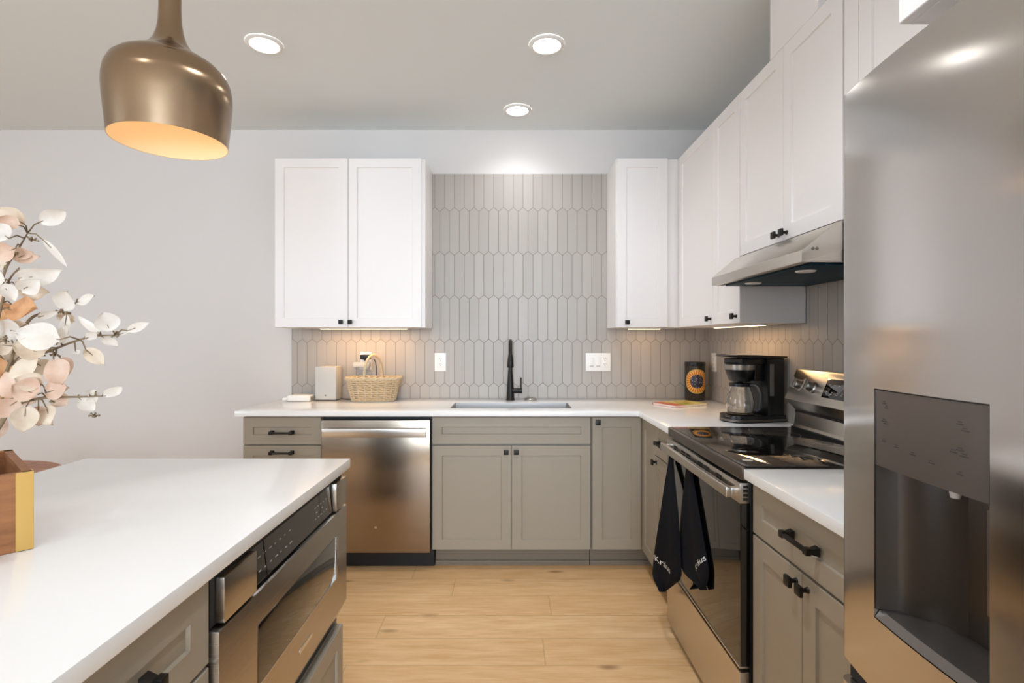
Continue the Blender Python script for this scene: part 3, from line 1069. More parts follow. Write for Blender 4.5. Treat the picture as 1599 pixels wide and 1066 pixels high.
for (px, py, lab) in ((413, 68, 'round recessed downlight above the drawer base, beside the pendant lamp'),
                      (854, 69, 'round recessed downlight over the middle of the aisle in front of the range hood'),
                      (808, 171, 'round recessed downlight closest to the back wall, above the sink')):
    d = FPX * (ZC - EYE) / (VPY - py)
    downlight((px - VPX) * d / FPX, d, lab, DOWN_W * (0.4 if px < 500 else 0.65 if py > 100 else 1.05))
# unseen downlights added as fill light, out of the frame overhead
downlight(0.10, 1.20, 'added unseen fill downlight above the fridge end of the aisle', DOWN_W * 2.1)
downlight(-1.19, 0.30, 'added unseen fill downlight above the island end closest to the viewer', DOWN_W * 0.4)

lampx, lampy, lampz = -0.983, 1.50, 1.889
root = thing('pendant_lamp', 'brushed champagne metal pendant lamp hanging over the island', 'pendant lamp', (lampx, lampy, lampz))
prof = [(0.149, 0.0), (0.153, 0.045), (0.1585, 0.10), (0.1605, 0.135), (0.160, 0.158), (0.156, 0.182), (0.146, 0.205), (0.128, 0.223), (0.104, 0.238),
        (0.078, 0.253), (0.057, 0.271), (0.043, 0.293), (0.0345, 0.32), (0.0300, 0.35), (0.0285, 0.39), (0.0285, 0.445), (0.0, 0.446)]
b = MB(); b.lathe(prof, n=96); sh = obj('shade', b, M_brass, root, angle=60)
b = MB(); b.lathe([(0.149, 0.0), (0.147, 0.001)] + [(max(0.0, r_ - 0.003), z - 0.001) for r_, z in prof[1:11]] + [(0.0, 0.25)], n=96); obj('shade_lining', b, M_brass_in, sh, angle=60)
b = MB(); b.lathe([(0.0, 0.085), (0.018, 0.088), (0.030, 0.102), (0.033, 0.12), (0.028, 0.14), (0.015, 0.165), (0.013, 0.18)], n=24); obj('bulb', b, M_warm, root)
b = MB(); b.lathe([(0.0135, 0.165), (0.02, 0.17), (0.02, 0.246), (0.0, 0.247)], n=24); obj('lamp_holder', b, M_black, root)
b = MB(); b.cyl((0, 0, 0.44), (0, 0, ZC - lampz - 0.03), 0.006); obj('rod', b, M_brass, root)
b = MB(); b.lathe([(0.0, ZC - lampz - 0.032), (0.055, ZC - lampz - 0.03), (0.062, ZC - lampz - 0.001), (0.0, ZC - lampz - 0.0005)]); obj('ceiling_rose', b, M_brass, root)
l = bpy.data.lights.new('bulb_light', 'POINT'); l.energy, l.color, l.shadow_soft_size = BULB_W, (1.0, 0.86, 0.66), 0.03
o = link(bpy.data.objects.new('bulb_light', l)); o.parent = root; o.location = (0, 0, 0.06)


def led_bar(label, x0, x1, y0, y1, power):
    z = ZU - 0.010
    root = thing('led_bar', label, 'light', ((x0 + x1) / 2, (y0 + y1) / 2, z), 0, 'under-cabinet light bars')
    b = MB(); b.box(x0, x1, y0, y1, z + 0.003, z + 0.0095, 0.001); obj('housing', b, M_trim, root, world=True)
    b = MB(); b.box(x0 + 0.006, x1 - 0.006, y0 + 0.004, y1 - 0.004, z, z + 0.003, 0.0008); obj('diffuser', b, M_led, root, world=True)
    area_light('led_light', (0, 0, -0.003), (0, 0, 0), (x1 - x0) * 0.95, (y1 - y0) * 0.8, power, (1.0, 0.60, 0.26), root)


led_bar('warm light bar under the upper cabinet above the basket', -1.24, -0.665, 3.38, 3.41, 1.4)
led_bar('warm light bar under the single-door upper cabinet near the corner', 0.78, 1.0, 3.40, 3.43, 0.22)
led_bar('warm light bar under the cabinet beside the hood, over the coffee maker', 1.20, 1.23, 2.46, 3.05, 0.8)


# ------------------------------------------------------------------ sockets and switches
def outlet(label, pos, rot, w=0.075, h=0.118, gangs=('duplex',), group=None):
    root = thing('power_outlet', label, 'outlet', pos, rot, group)
    b = MB(); b.box(-w / 2, w / 2, -0.006, 0.0, -h / 2, h / 2, 0.002); pl = obj('plate', b, M_plastic, root)
    n = len(gangs)
    for i, g in enumerate(gangs):
        c = (i - (n - 1) / 2) * 0.046
        b = MB()
        if g == 'rocker':
            b.box(c - 0.0165, c + 0.0165, -0.0085, -0.0055, -0.033, 0.033, 0.001)
            obj('rocker', b, M_plastic, root)
            b = MB(); b.box(c - 0.013, c + 0.013, -0.0088, -0.008, -0.028, -0.0245); obj('indicator', b, M_slot, root)
        else:
            b.box(c - 0.0165, c + 0.0165, -0.0078, -0.0055, -0.033, 0.033, 0.001)
            obj('socket_face', b, M_plastic, root)
            b = MB()
            for z in (-0.017, 0.017):
                b.box(c - 0.0075, c - 0.0050, -0.0081, -0.007, z - 0.001, z + 0.009)
                b.box(c + 0.0050, c + 0.0075, -0.0081, -0.007, z + 0.001, z + 0.009)
                b.cyl((c, -0.007, z - 0.007), (c, -0.0081, z - 0.007), 0.0028, n=10)
            obj('socket_slots', b, M_slot, root)
    return root


YW = YB - 0.0095
sw = 227.0
def wpos(px, py):
    return ((px - VPX) / sw, YW, EYE - (py - VPY) / sw)
outlet('white double power outlet on the tile between basket and sink', wpos(688, 565), 0, 0.078, 0.124)
outlet('wide white plate with switches and an outlet beside the sink', wpos(933.5, 565), 0, 0.170, 0.124, ('rocker', 'rocker', 'duplex'))
outlet('white power outlet above the basket with chargers plugged in', wpos(572, 563), 0, 0.076, 0.122)
outlet('narrow white power outlet on the side wall near the patterned tin', (XR - 0.0095, 3.44, 1.168), -R90, 0.076, 0.122)

p = wpos(573, 557)
b = MB(); b.box(p[0] - 0.034, p[0] + 0.034, YW - 0.040, YW - 0.009, p[2] - 0.017, p[2] + 0.017, 0.005); b.box(p[0] - 0.012, p[0] + 0.012, YW - 0.03, YW - 0.0095, p[2] - 0.024, p[2] - 0.016, 0.002)
solo('plug_adapter', b, M_blackpl, 'black plug adapter in the outlet above the basket', 'adapter')
p = wpos(569, 568)
b = MB(); b.box(p[0] - 0.058, p[0] + 0.050, YW - 0.062, YW - 0.009, p[2] - 0.020, p[2] + 0.014, 0.005); b.box(p[0] - 0.02, p[0] + 0.045, YW - 0.05, YW - 0.009, p[2] - 0.036, p[2] - 0.019, 0.004)
solo('power_charger', b, M_grey, 'grey charger block plugged in below the black adapter', 'charger')
b = MB()
c0 = wpos(586, 560); c1 = wpos(589, 575); c2 = wpos(588, 590)
b.tube([(c0[0], YW - 0.03, c0[2]), (c0[0] + 0.008, YW - 0.02, c0[2] - 0.02), (c1[0], YW - 0.008, c1[2]), (c2[0], YW - 0.008, c2[2]), (c2[0] - 0.01, YW - 0.006, 0.95), (c2[0] - 0.05, YW - 0.006, 0.92),
        (-0.97, YW - 0.010, 0.919)], 0.0028, 8)
solo('power_cable', b, M_cable, 'thin black cable running from the outlet down behind the basket', 'cable')

# ------------------------------------------------------------------ things on the back counter
ZW = 0.9155
# grey box speaker
root = thing('speaker', 'light grey box-shaped speaker standing beside the wicker basket', 'speaker', (-1.215, 3.482, ZW), math.radians(-3))
b = MB(); b.box(-0.071, 0.071, -0.052, 0.055, 0.004, 0.225, 0.006); obj('housing', b, M_grey, root)
b = MB(); b.box(-0.066, 0.066, -0.046, 0.05, 0.0, 0.006, 0.001); obj('base', b, M_blackpl, root)
b = MB(); b.cyl((0, -0.0515, 0.034), (0, -0.0526, 0.034), 0.006); obj('logo_dot', b, M_slot, root)
b = MB()
b.tube([(-1.140, 3.505, 0.9185), (-1.09, 3.48, 0.9185), (-1.04, 3.50, 0.9185), (-1.02, 3.515, 0.94), (-1.035, 3.518, 0.985), (-1.02, 3.52, 1.0), (-1.01, 3.526, 0.97), (-1.0, 3.53, 0.9185)], 0.003, 8)
solo('power_cable', b, M_cable, 'looped black cable on the counter between speaker and basket', 'cable')
root = thing('router', 'flat white box lying at the end of the counter beside the speaker', 'router', (-1.375, 3.44, ZW))
b = MB(); b.box(-0.078, 0.072, -0.06, 0.06, 0.0, 0.038, 0.010, 3); obj('housing', b, M_plastic, root)
b = MB(); b.box(0.0715, 0.0735, -0.045, -0.01, 0.006, 0.03); obj('port_panel', b, M_slot, root)
b = MB(); b.box(-1.50, -1.47, 3.42, 3.47, ZW, ZW + 0.018, 0.004)
solo('plug_adapter', b, M_plastic, 'small white adapter lying at the tip of the counter by the wall edge', 'adapter')

# wicker basket
root = thing('wicker_basket', 'pale wicker basket with a tall arched handle below the outlet', 'basket', (-0.895, 3.425, ZW), math.radians(4))
def ring(w, d, z, n=96, amp=0.0, ph=0, e=3.2):
    out = []
    for i in range(n):
        a = 2 * math.pi * i / n
        c, s = math.cos(a), math.sin(a)
        k = (abs(c) ** e + abs(s) ** e) ** (-1 / e)
        o_ = amp * math.cos(n / 4 * a + ph * math.pi)
        out.append(((w / 2 + o_) * k * c, (d / 2 + o_) * k * s, z))
    return out
b = MB()
rows = 12
for i in range(rows):
    f = i / (rows - 1)
    b.tube(ring(0.275 + 0.065 * f, 0.150 + 0.03 * f, 0.007 + 0.132 * f, 96, 0.0042, i % 2), 0.0047, 6, closed=True)
obj('woven_side', b, M_wicker, root, angle=80)
b = MB()
for i in range(24):
    k0 = ring(0.275, 0.150, 0.003, 24)[i]; k1 = ring(0.342, 0.181, 0.146, 24)[i]
    b.tube([k0, k1], 0.0042, 6)
obj('stakes', b, M_wicker, root, angle=80)
b = MB()
for q in range(2):
    pts = []
    n = 120
    base = ring(0.352, 0.190, 0.150, n)
    for i, p_ in enumerate(base):
        a = i * 2 * math.pi / n * 14 + q * math.pi
        pts.append((p_[0] * (1 + 0.012 * math.cos(a)), p_[1] * (1 + 0.02 * math.cos(a)), p_[2] + 0.005 * math.sin(a)))
    b.tube(pts, 0.006, 6, closed=True)
obj('braided_rim', b, M_wicker, root, angle=80)
b = MB()
for q in range(3):
    pts = []
    for i in range(61):
        a = math.pi * i / 60
        w_ = i / 60 * 2 * math.pi * 7 + q * 2.094
        pts.append((-0.004 - 0.042 * math.cos(a) + 0.004 * math.cos(w_), -0.086 * math.cos(a), 0.145 + 0.158 * math.sin(a) ** 0.8 + 0.004 * math.sin(w_)))
    b.tube(pts, 0.005, 6)
obj('handle', b, M_wicker, root, angle=80)
b = MB(); b.prism([(p_[0], p_[1]) for p_ in ring(0.272, 0.146, 0, 40)], 0.0, 0.006, 'Z'); obj('base', b, M_wicker, root)

# patterned tin
def tin_mat():
    m = bpy.data.materials.new('black tin with sunburst')
    t = NT(m)
    co = t.n('ShaderNodeTexCoord').outputs['Object']
    sp = t.n('ShaderNodeSeparateXYZ'); t.link(co, sp.inputs[0])
    ang = t.math('ARCTAN2', sp.outputs[0], t.math('MULTIPLY', sp.outputs[1], -1.0))      # around the tin, 0 in front
    u = t.math('MULTIPLY', t.math('ADD', ang, 0.12), 0.064)
    v = t.math('SUBTRACT', sp.outputs[2], 0.128)
    r = t.math('SQRT', t.math('ADD', t.math('MULTIPLY', u, u), t.math('MULTIPLY', v, v)))
    th = t.math('ARCTAN2', v, u)
    ray = t.math('SINE', t.math('MULTIPLY', th, 26.0))
    vo = t.n('ShaderNodeTexVoronoi'); vo.inputs['Scale'].default_value = 90.0
    t.link(co, vo.inputs['Vector'])
    dots = t.step(vo.outputs['Distance'], 0.38, 0.2)
    edgec = t.mix(t.math('MULTIPLY', t.step(vo.outputs['Distance'], 0.32, 0.12), t.step(r, 0.088, 0.094)), rgb(26, 22, 18), rgb(120, 90, 50))
    centre = t.mix(dots, rgb(38, 34, 44), rgb(140, 132, 150))
    rays = t.mix(t.step(ray, -0.2, 0.3), rgb(190, 96, 30), rgb(230, 176, 78))
    rim = rgb(196, 160, 84)
    c = t.mix(t.step(r, 0.045, 0.046), centre, rays)
    c = t.mix(t.step(r, 0.072, 0.073), c, rim)
    c = t.mix(t.step(r, 0.080, 0.081), c, edgec)
    t.link(c, t.bsdf.inputs['Base Color'])
    t.bsdf.inputs['Roughness'].default_value = 0.35
    return m
root = thing('tin_canister', 'tall black tin with a yellow sunburst, standing in the corner', 'canister', (1.243, 3.462, ZW))
b = MB(); b.lathe([(0.0, 0.0), (0.062, 0.0), (0.0645, 0.003), (0.0645, 0.243), (0.062, 0.246)], n=64, cap=(False, True)); obj('tin_body', b, tin_mat(), root)
b = MB(); b.lathe([(0.0655, 0.228), (0.0662, 0.230), (0.0662, 0.251), (0.063, 0.2545), (0.0, 0.2545)], n=64); obj('lid', b, M_blackpl, root)

# recipe magazine
def cover_mat():
    m = bpy.data.materials.new('colourful cover')
    t = NT(m)
    co = t.n('ShaderNodeTexCoord').outputs['Object']
    sp = t.n('ShaderNodeSeparateXYZ'); t.link(co, sp.inputs[0])
    x, y = sp.outputs[0], sp.outputs[1]
    c = t.mix(t.step(x, -0.06, -0.055), rgb(214, 96, 58), rgb(226, 206, 120))
    g = t.math('LESS_THAN', t.math('ADD', t.math('POWER', t.math('SUBTRACT', x, -0.015), 2.0), t.math('POWER', t.math('ADD', y, 0.045), 2.0)), 0.0018)
    c = t.mix(g, c, rgb(160, 178, 60))
    o_ = t.math('LESS_THAN', t.math('ADD', t.math('POWER', t.math('SUBTRACT', x, 0.055), 2.0), t.math('POWER', t.math('SUBTRACT', y, 0.02), 2.0)), 0.0011)
    c = t.mix(o_, c, rgb(230, 190, 90))
    n = t.noise(co, 40.0, 2.0)
    c = t.mix(t.math('MULTIPLY', t.step(n, 0.58, 0.66), 0.7), c, rgb(110, 96, 60))
    t.link(c, t.bsdf.inputs['Base Color'])
    t.bsdf.inputs['Roughness'].default_value = 0.3
    return m
root = thing('magazine', 'colourful recipe magazine lying flat in front of the patterned tin', 'magazine', (1.058, 3.205, ZW), math.radians(28))
b = MB(); b.box(-0.132, 0.132, -0.092, 0.092, 0.0005, 0.011, 0.001, 1); obj('pages', b, M_plastic, root)
b = MB(); b.box(-0.135, 0.135, -0.095, 0.095, 0.011, 0.0125, 0.0004, 1); b.box(-0.135, 0.135, -0.095, 0.095, 0.0, 0.0005); b.box(-0.135, 0.135, 0.0925, 0.095, 0.0005, 0.011)
obj('cover', b, cover_mat(), root)

# coffee maker (front towards local -x)
root = thing('coffee_maker', 'black drip coffee maker with a glass carafe beside the range', 'coffee maker', (1.205, 2.585, ZW), math.radians(12))
b = MB()
pl = []
for i in range(13):
    a = R90 + math.pi * i / 12
    pl.append((-0.075 + 0.085 * math.cos(a) * 0.9, 0.088 * math.sin(a)))
pl += [(0.135, -0.088), (0.135, 0.088)]
b.prism(pl, 0.0, 0.034, 'Z', bev=0.004)
obj('base', b, M_blackpl, root)
b = MB(); b.prism([(q[0] * 1.01, q[1] * 1.01) for q in pl], 0.006, 0.016, 'Z'); obj('base_band', b, M_steel_dk, root)
b = MB(); b.lathe([(0.0, 0.034), (0.062, 0.034), (0.066, 0.038), (0.060, 0.040), (0.0, 0.040)], (-0.058, 0.0, 0)); obj('warming_plate', b, M_steel_dk, root)
b = MB(); b.box(-0.150, -0.118, -0.05, -0.008, 0.026, 0.0352, 0.002); obj('button_panel', b, M_bglass, root)
b = MB(); b.prism([(0.032, -0.086), (0.05, -0.09), (0.115, -0.09), (0.132, -0.075), (0.132, 0.075), (0.115, 0.09), (0.05, 0.09), (0.032, 0.086)], 0.034, 0.312, 'Z', bev=0.005); obj('water_tank', b, M_blackpl, root)
b = MB(); b.box(0.040, 0.062, -0.0925, -0.0895, 0.13, 0.285, 0.001); obj('level_window', b, M_slot, root)
b = MB(); b.box(-0.10, 0.031, -0.072, 0.072, 0.282, 0.310, 0.006); b.box(-0.02, 0.031, -0.06, 0.06, 0.20, 0.282, 0.006); obj('brew_head', b, M_blackpl, root)
b = MB(); b.lathe([(0.0, 0.196), (0.045, 0.196), (0.052, 0.202), (0.070, 0.255), (0.072, 0.284), (0.0, 0.284)], (-0.058, 0.0, 0)); fb = obj('filter_basket', b, M_blackpl, root)
b = MB(); b.lathe([(0.0712, 0.256), (0.0725, 0.256), (0.0742, 0.280), (0.0725, 0.2805)], (-0.058, 0.0, 0)); obj('silver_band', b, M_steel_pl, fb)
b = MB(); b.prism([(-0.138, 0.324), (-0.13, 0.331), (0.14, 0.322), (0.14, 0.312), (-0.05, 0.312), (-0.12, 0.318)], -0.088, 0.088, 'Y', bev=0.002); obj('lid', b, M_blackpl, root)
b = MB()
outp = [(0.0, 0.0415), (0.052, 0.0415), (0.060, 0.047), (0.064, 0.065), (0.066, 0.085), (0.063, 0.115), (0.054, 0.145), (0.047, 0.165), (0.046, 0.178), (0.049, 0.184)]
inp = [(r_ - 0.0028 if r_ > 0.01 else 0.0, z + (0.003 if i < 2 else 0.0)) for i, (r_, z) in enumerate(outp)]
b.lathe(outp + inp[::-1], (-0.058, 0.0, 0), 48)
cf = obj('carafe', b, M_glass, root, angle=60)
b = MB(); b.lathe([(0.0495, 0.172), (0.0515, 0.173), (0.0515, 0.187), (0.0, 0.1935)], (-0.058, 0, 0)); obj('carafe_collar', b, M_blackpl, cf)
b = MB()
ha = math.radians(-62)
hx, hy = math.cos(ha), math.sin(ha)
hp = [(0.050, 0.180), (0.075, 0.182), (0.094, 0.168), (0.102, 0.14), (0.102, 0.10), (0.096, 0.07), (0.084, 0.058), (0.067, 0.062)]
b.tube([(-0.058 + r_ * hx, r_ * hy, z) for r_, z in hp], [0.008, 0.009, 0.010, 0.010, 0.010, 0.0095, 0.008, 0.006], 12)
obj('carafe_handle', b, mat('grey black handle', rgb(52, 50, 50), 0.35), cf)

# ------------------------------------------------------------------ towels on the oven handle
def towel(label, rows, xl, xr, zc, text_rows, hookd, tpos):
    """rows: (y, left x, right x) outline in the photograph, each edge at its own distance from the wall"""
    n = len(rows)
    top = P((rows[0][1] + rows[0][2]) / 2, rows[0][0], xl * FPX / ((rows[0][1] + rows[0][2]) / 2 - VPX))
    root = thing('kitchen_towel', label, 'towel', (0, 0, 0))
    NU = 14
    def edge(i, s):
        y, a, c = rows[i]
        k = min(1.0, max(0.0, (i - 1) / 4.0))
        X = 0.7155 * (1 - k) + (xl + (xr - xl) * s) * k
        px = a + (c - a) * s
        d = X * FPX / (px - VPX)
        return P(px, y, d)
    front, back = [], []
    for i in range(n):
        f = i / (n - 1)
        fr, bk = [], []
        for j in range(NU + 1):
            s = j / NU
            p_ = edge(i, s)
            fold = 0.006 * math.sin(s * 9.0 + 0.7) * min(1, f * 2.0)
            th = (0.008 + 0.005 * min(1, f * 3)) * math.sin(s * math.pi) ** 0.5 + 0.003
            fr.append(p_ + Vector((-fold - th / 2, 0, 0)))
            bk.append(p_ + Vector((-fold + th / 2, 0, 0)))
        front.append(fr); back.append(bk)
    b = MB()
    V = [q for r_ in front for q in r_] + [q for r_ in back for q in r_]
    N = NU + 1
    off = n * N
    F = []
    for i in range(n - 1):
        for j in range(NU):
            a = i * N + j
            F.append((a, a + N, a + N + 1, a + 1))
            F.append((off + a, off + a + 1, off + a + N + 1, off + a + N))
        for j in (0, NU):
            a = i * N + j
            F.append((a, a + N, off + a + N, off + a))
    for i in (0, n - 1):
        for j in range(NU):
            a = i * N + j
            F.append((a, a + 1, off + a + 1, off + a))
    b.raw(V, F)
    base = Vector((sum(v.x for v in V) / len(V), sum(v.y for v in V) / len(V), min(v.z for v in V)))
    root.location = base
    cl = obj('cloth', b, M_towel, root, world=True, angle=180)
    # printed lettering
    cu = bpy.data.curves.new('lettering', 'FONT')
    cu.body = 'Kr\u00e4us'
    cu.size = 1.0
    cu.extrude = 0.0
    cu.resolution_u = 3
    to = link(bpy.data.objects.new('lettering', cu))
    bpy.context.view_layer.update()
    me = bpy.data.meshes.new_from_object(to.evaluated_get(bpy.context.evaluated_depsgraph_get()))
    bpy.data.objects.remove(to)
    wx = max(v.co.x for v in me.vertices)
    A, U, Vv = tpos
    nrm = U.cross(Vv).normalized()
    for v in me.vertices:
        v.co = A + U * (v.co.x / wx) + Vv * v.co.y + nrm * 0.0 - base
    me.name = 'lettering'
    me.materials.append(M_letter)
    lo = link(bpy.data.objects.new('lettering', me))
    lo.parent = cl
    md_ = lo.modifiers.new('wrap', 'SHRINKWRAP')
    md_.target = cl
    md_.wrap_method = 'PROJECT'
    md_.use_project_x = True
    md_.use_negative_direction = True
    md_.use_positive_direction = True
    md_.cull_face = 'OFF'
    md_.wrap_mode = 'ABOVE_SURFACE'
    md_.offset = 0.001
    return root


def txt(px0, py0, px1, py1, X, hgt, out=0.03):
    d0 = X * FPX / (px0 - VPX); d1 = X * FPX / (px1 - VPX)
    A = P(px0, py0, d0); B = P(px1, py1, d1)
    U = B - A
    up = Vector((1, 0, 0)).cross(U).normalized()
    if up.z < 0:
        up = -up
    off = Vector((-out, 0, 0))
    return (A + off, U, up * hgt)


rowsA = [(708, 1046, 1052), (722, 1044.5, 1051.5), (745, 1040.5, 1053), (770, 1036.5, 1055.5), (800, 1032.5, 1058.5), (830, 1028, 1060.5), (855, 1024.5, 1061.8), (880, 1021.5, 1063),
         (896, 1020.5, 1063.5), (905, 1022.5, 1061), (912, 1026, 1053), (918, 1029.5, 1045), (924, 1033, 1037)]
rowsB = [(718, 1073.5, 1078.5), (733, 1072, 1080.5), (755, 1069.5, 1083.5), (780, 1066.5, 1088), (810, 1064, 1093), (840, 1063.3, 1097.8), (865, 1063.8, 1101.8), (882, 1065, 1104.8),
         (892, 1068.5, 1105.6), (900, 1075, 1105.5), (908, 1085, 1104), (915, 1092, 1102.3), (921, 1097, 1100.5)]
towel('black towel with white lettering on the oven handle, hung closer to the corner', rowsA, 0.655, 0.690, 0.78, None, 2.205, txt(1031, 874, 1048, 896, 0.672, 0.037))
towel('black towel folded to a point on the oven handle, in front of the glass door', rowsB, 0.709, 0.714, 0.78, None, 2.02, txt(1089, 892, 1101.5, 874, 0.710, 0.030))

# ------------------------------------------------------------------ planter with branches, and the table beyond
c0 = Vector((-0.920, 1.000)); da = Vector((-0.69, -0.724)).normalized(); db = Vector((-0.76, 0.65)).normalized()
LA, LB, HP = 0.30, 0.30, 0.149
ctr = c0 + da * LA / 2 + db * LB / 2
root = thing('wooden_planter', 'brown wooden planter box with gold corners on the island', 'planter', (ctr.x, ctr.y, ZW))
cs = [c0, c0 + da * LA, c0 + da * LA + db * LB, c0 + db * LB]
for i in range(4):
    a, c = cs[i], cs[(i + 1) % 4]
    prev, nxt = cs[i - 1], cs[(i + 2) % 4]
    inn = (nxt - c).normalized() * 0.014
    e = (c - a).normalized() * 0.0005
    b = MB()
    b.prism([tuple(a), tuple(c), tuple(c + inn), tuple(a + inn)], ZW, ZW + HP, 'Z')
    obj('side_panel', b, M_plank, root, world=True)
for i in range(4):
    b = MB()
    c = cs[i]
    for q in (cs[i - 1], cs[(i + 1) % 4]):
        u = (q - c).normalized()
        nrm = (c - (cs[(i + 1) % 4] if q is cs[i - 1] else cs[i - 1])).normalized()
        L_ = 0.0245
        b2 = [c + nrm * 0.0012, c + u * L_ + nrm * 0.0012, c + u * L_ - nrm * 0.0005, c - nrm * 0.0005]
        b.prism([tuple(k) for k in b2], ZW + 0.0005, ZW + HP + 0.001, 'Z')
    obj('gold_corner', b, M_gold, root, world=True)
b = MB()
b.prism([tuple(c0 + da * 0.016 + db * 0.016), tuple(c0 + da * (LA - 0.016) + db * 0.016), tuple(c0 + da * (LA - 0.016) + db * (LB - 0.016)), tuple(c0 + da * 0.016 + db * (LB - 0.016))], ZW + 0.002, ZW + 0.085, 'Z')
obj('filling', b, M_soil, root, world=True)


def leaf(b, base, tip, width, ci, rng, tilt=None):
    d = tip - base
    L = d.length
    d = d / L
    view = (Vector((0, 0, EYE)) - base).normalized()
    nrm = (view - d * view.dot(d)).normalized()
    nrm = (Matrix.Rotation(rng.uniform(-0.6, 0.6) if tilt is None else tilt, 3, d) @ nrm)
    s = d.cross(nrm)
    cup = rng.uniform(0.12, 0.35)
    curl = rng.uniform(-0.18, 0.18)
    wav = rng.uniform(0, 6)
    def fn(u, v):
        w_ = width / 2 * math.sin(math.pi * (0.03 + 0.97 * v) ** 0.85) ** 0.75 if v < 1 else 0.0
        a = (u - 0.5) * 2
        h = cup * width * 0.5 * (a * a) - curl * L * (v * v) + 0.04 * width * math.sin(6 * v + wav + 2 * a)
        return base + d * (L * v) + s * (w_ * a) + nrm * h
    b.grid(fn, 6, 8, ci)


def branch(label, path, leaves, buds=(), seed=1):
    rng = random.Random(seed)
    pts3 = [P(*q) for q in path]
    foot = Vector((ctr.x + rng.uniform(-0.05, 0.05), ctr.y + rng.uniform(-0.05, 0.05), ZW + 0.087))
    root = thing('leafy_branch', label, 'branch', tuple(foot), 0, 'dried branches in the planter')
    # smooth path from the planter
    ctl = [foot, foot.lerp(pts3[0], 0.55) + Vector((0, 0, 0.05))] + pts3
    sm = []
    for i in range(len(ctl) - 1):
        p0 = ctl[max(i - 1, 0)]; p1 = ctl[i]; p2 = ctl[i + 1]; p3 = ctl[min(i + 2, len(ctl) - 1)]
        for k in range(6):
            t = k / 6
            sm.append(0.5 * ((2 * p1) + (p2 - p0) * t + (2 * p0 - 5 * p1 + 4 * p2 - p3) * t * t + (3 * p1 - p0 - 3 * p2 + p3) * t ** 3))
    sm.append(ctl[-1])
    b = MB()
    n = len(sm)
    b.tube(sm, [0.0036 * (1 - i / n) + 0.0011 for i in range(n)], 7)
    lb = MB()
    for (bx, by, tx, ty, wpx, ci, d) in leaves:
        p_ = P(bx, by, d); q = P(tx, ty, d - rng.uniform(-0.02, 0.03))
        leaf(lb, p_, q, wpx * d / FPX, ci, rng)
        near = min(sm, key=lambda s_: (s_ - p_).length)
        mid = near.lerp(p_, 0.5) + Vector((0, 0, 0.006))
        b.tube([near, mid, p_, p_.lerp(q, 0.35)], [0.0016, 0.0014, 0.0011, 0.0006], 6)
    obj('stem', b, M_stem, root, world=True, angle=180)
    obj('leaves', lb, LEAVES, root, world=True, angle=180)
    if buds:
        b = MB()
        for (x, y, d) in buds:
            c = P(x, y, d)
            for k in range(9):
                v = Vector((rng.uniform(-1, 1), rng.uniform(-1, 1), rng.uniform(-1, 1))).normalized() * rng.uniform(0.005, 0.011)
                b.tube([c, c + v * 0.6, c + v], [0.0009, 0.0012, 0.0022], 5)
        obj('bud_cluster', b, M_stem, root, world=True, angle=180)
    return root


branch('pale leafed branch reaching highest out of the wooden planter',
       [(-30, 560, 1.08), (5, 430, 1.08), (25, 395, 1.08), (43, 364, 1.08)],
       [(64, 346, 108, 327, 26, 0, 1.07), (68, 375, 102, 409, 10, 0, 1.07), (38, 350, -6, 326, 30, 1, 1.07), (30, 352, -4, 340, 22, 2, 1.05), (14, 372, -18, 352, 32, 0, 1.03),
        (24, 388, -14, 402, 30, 2, 1.05), (18, 396, 58, 402, 26, 2, 1.08), (30, 402, 52, 392, 14, 2, 1.07), (6, 420, -40, 380, 40, 1, 1.1), (-10, 400, -60, 370, 40, 0, 1.08)],
       [(50, 375, 1.07)], 3)
branch('cream leafed branch, second highest in the wooden planter',
       [(-25, 600, 1.02), (0, 485, 1.02), (14, 438, 1.02), (30, 418, 1.02)],
       [(30, 434, 90, 428, 34, 0, 1.0), (26, 446, 72, 458, 36, 1, 1.03), (10, 448, -30, 428, 36, 0, 1.0), (4, 444, 24, 470, 22, 0, 0.99), (16, 484, 68, 486, 40, 3, 1.03),
        (20, 476, -30, 500, 30, 3, 1.05), (6, 470, -40, 462, 36, 2, 1.05), (34, 452, 60, 440, 28, 0, 0.99)],
       [(10, 530, 1.02)], 5)
branch('branch with two rounded white leaves at its end, above the longest branch',
       [(-10, 620, 1.06), (40, 507, 1.06), (75, 489, 1.06), (101, 485, 1.06), (120, 471, 1.06)],
       [(99, 483, 108, 453, 32, 0, 1.05), (122, 472, 154, 464, 17, 0, 1.05), (92, 490, 120, 502, 20, 1, 1.07), (60, 495, 84, 489, 12, 0, 1.05), (100, 488, 104, 512, 22, 1, 1.07),
        (32, 520, -14, 506, 34, 0, 1.05), (20, 540, -30, 536, 34, 1, 1.04), (46, 508, 8, 512, 22, 1, 1.06), (104, 492, 96, 540, 14, 0, 1.05)],
       [(101, 486, 1.06), (12, 530, 1.05)], 7)
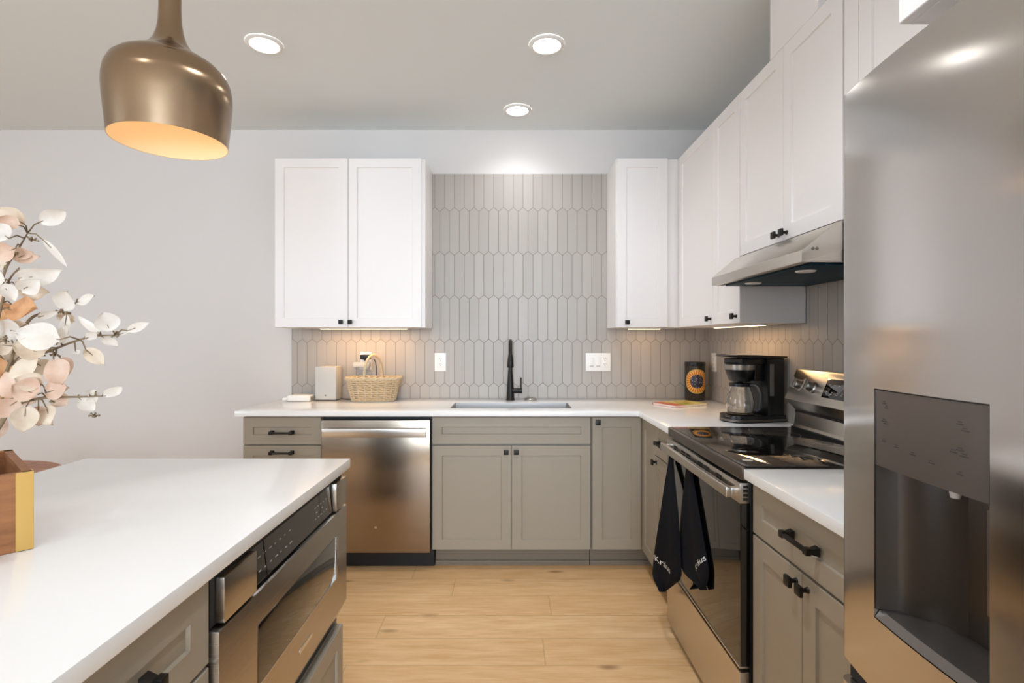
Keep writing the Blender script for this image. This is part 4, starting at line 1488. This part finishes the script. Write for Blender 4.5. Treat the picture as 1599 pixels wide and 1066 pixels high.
branch('longest branch, stretching farthest from the planter over the island',
       [(0, 660, 1.02), (43, 570, 1.02), (90, 543, 1.02), (140, 526, 1.02), (180, 523, 1.02)],
       [(200, 516, 233, 504, 14, 0, 1.02), (172, 517, 160, 488, 34, 0, 1.01), (158, 522, 124, 500, 13, 0, 1.02), (136, 528, 156, 514, 14, 0, 1.02), (160, 526, 184, 544, 16, 0, 1.04),
        (134, 546, 164, 570, 22, 1, 1.03), (94, 530, 30, 522, 46, 0, 0.98), (70, 552, 18, 540, 40, 1, 0.99), (88, 538, 106, 508, 16, 0, 1.0), (60, 560, 26, 590, 30, 1, 1.0),
        (118, 548, 124, 556, 10, 0, 1.02), (96, 560, 112, 588, 26, 2, 1.04), (84, 562, 100, 604, 36, 2, 1.01), (54, 566, 82, 580, 28, 1, 1.03), (186, 522, 206, 516, 5, 0, 1.02)],
       [(181, 521, 1.02), (86, 552, 1.02), (62, 556, 1.02)], 11)
branch('blush leafed branch drooping lowest beside the planter rim',
       [(-20, 690, 1.0), (20, 637, 1.0), (60, 622, 1.0), (100, 620, 1.0), (140, 619, 1.0), (160, 618, 1.0)],
       [(164, 618, 193, 600, 18, 0, 1.0), (140, 620, 148, 608, 18, 0, 1.0), (124, 622, 148, 642, 22, 0, 1.0), (74, 612, 106, 604, 36, 2, 0.99), (58, 616, 18, 602, 42, 2, 0.98),
        (40, 636, 36, 676, 34, 1, 0.98), (60, 634, 60, 664, 30, 2, 1.0), (72, 636, 82, 664, 28, 1, 1.01), (150, 612, 140, 632, 14, 0, 1.0), (30, 624, -10, 650, 36, 2, 0.99),
        (84, 618, 104, 632, 24, 2, 1.02), (24, 620, 6, 580, 34, 2, 1.0), (66, 600, 24, 594, 34, 1, 0.99)],
       [(80, 624, 1.0), (148, 648, 1.0), (36, 602, 1.0)], 13)
branch('tan leafed branch in the middle of the planter, mostly behind other leaves',
       [(-40, 640, 1.12), (-5, 600, 1.12), (10, 580, 1.12), (30, 556, 1.12)],
       [(6, 600, -4, 556, 34, 3, 1.1), (14, 606, 40, 592, 30, 2, 1.12), (0, 620, 30, 640, 34, 3, 1.1), (-10, 590, -60, 570, 40, 2, 1.1), (-14, 620, -60, 640, 40, 3, 1.1), (20, 566, 34, 530, 30, 1, 1.13),
        (-20, 550, -70, 520, 44, 1, 1.1), (4, 560, -20, 520, 34, 1, 1.12), (-10, 480, -60, 450, 44, 2, 1.12), (10, 650, -20, 690, 26, 2, 1.05), (30, 612, 56, 628, 30, 2, 1.06)],
       [(6, 540, 1.1)], 17)
branch('pale branch leaning away over the far side of the planter',
       [(-150, 620, 1.1), (-190, 500, 1.1), (-230, 420, 1.1)],
       [(-150, 600, -110, 560, 44, 1, 1.1), (-160, 570, -220, 560, 44, 2, 1.1), (-180, 520, -130, 480, 44, 0, 1.1), (-195, 490, -250, 470, 44, 1, 1.1), (-210, 450, -170, 400, 44, 0, 1.1), (-230, 425, -270, 380, 44, 0, 1.1)],
       [], 19)

root = thing('round_table', 'round reddish wood table beyond the far corner of the island', 'table', (-2.42, 2.12, 0))
b = MB(); b.lathe([(0.0, 0.687), (0.43, 0.687), (0.455, 0.697), (0.46, 0.71), (0.452, 0.7195), (0.44, 0.72), (0.0, 0.72)], n=64); obj('table_top', b, M_table, root)
b = MB(); b.lathe([(0.0, 0.0), (0.24, 0.0), (0.24, 0.02), (0.06, 0.05), (0.045, 0.1), (0.045, 0.6), (0.10, 0.686), (0.0, 0.6865)], n=40); obj('pedestal', b, M_table, root)
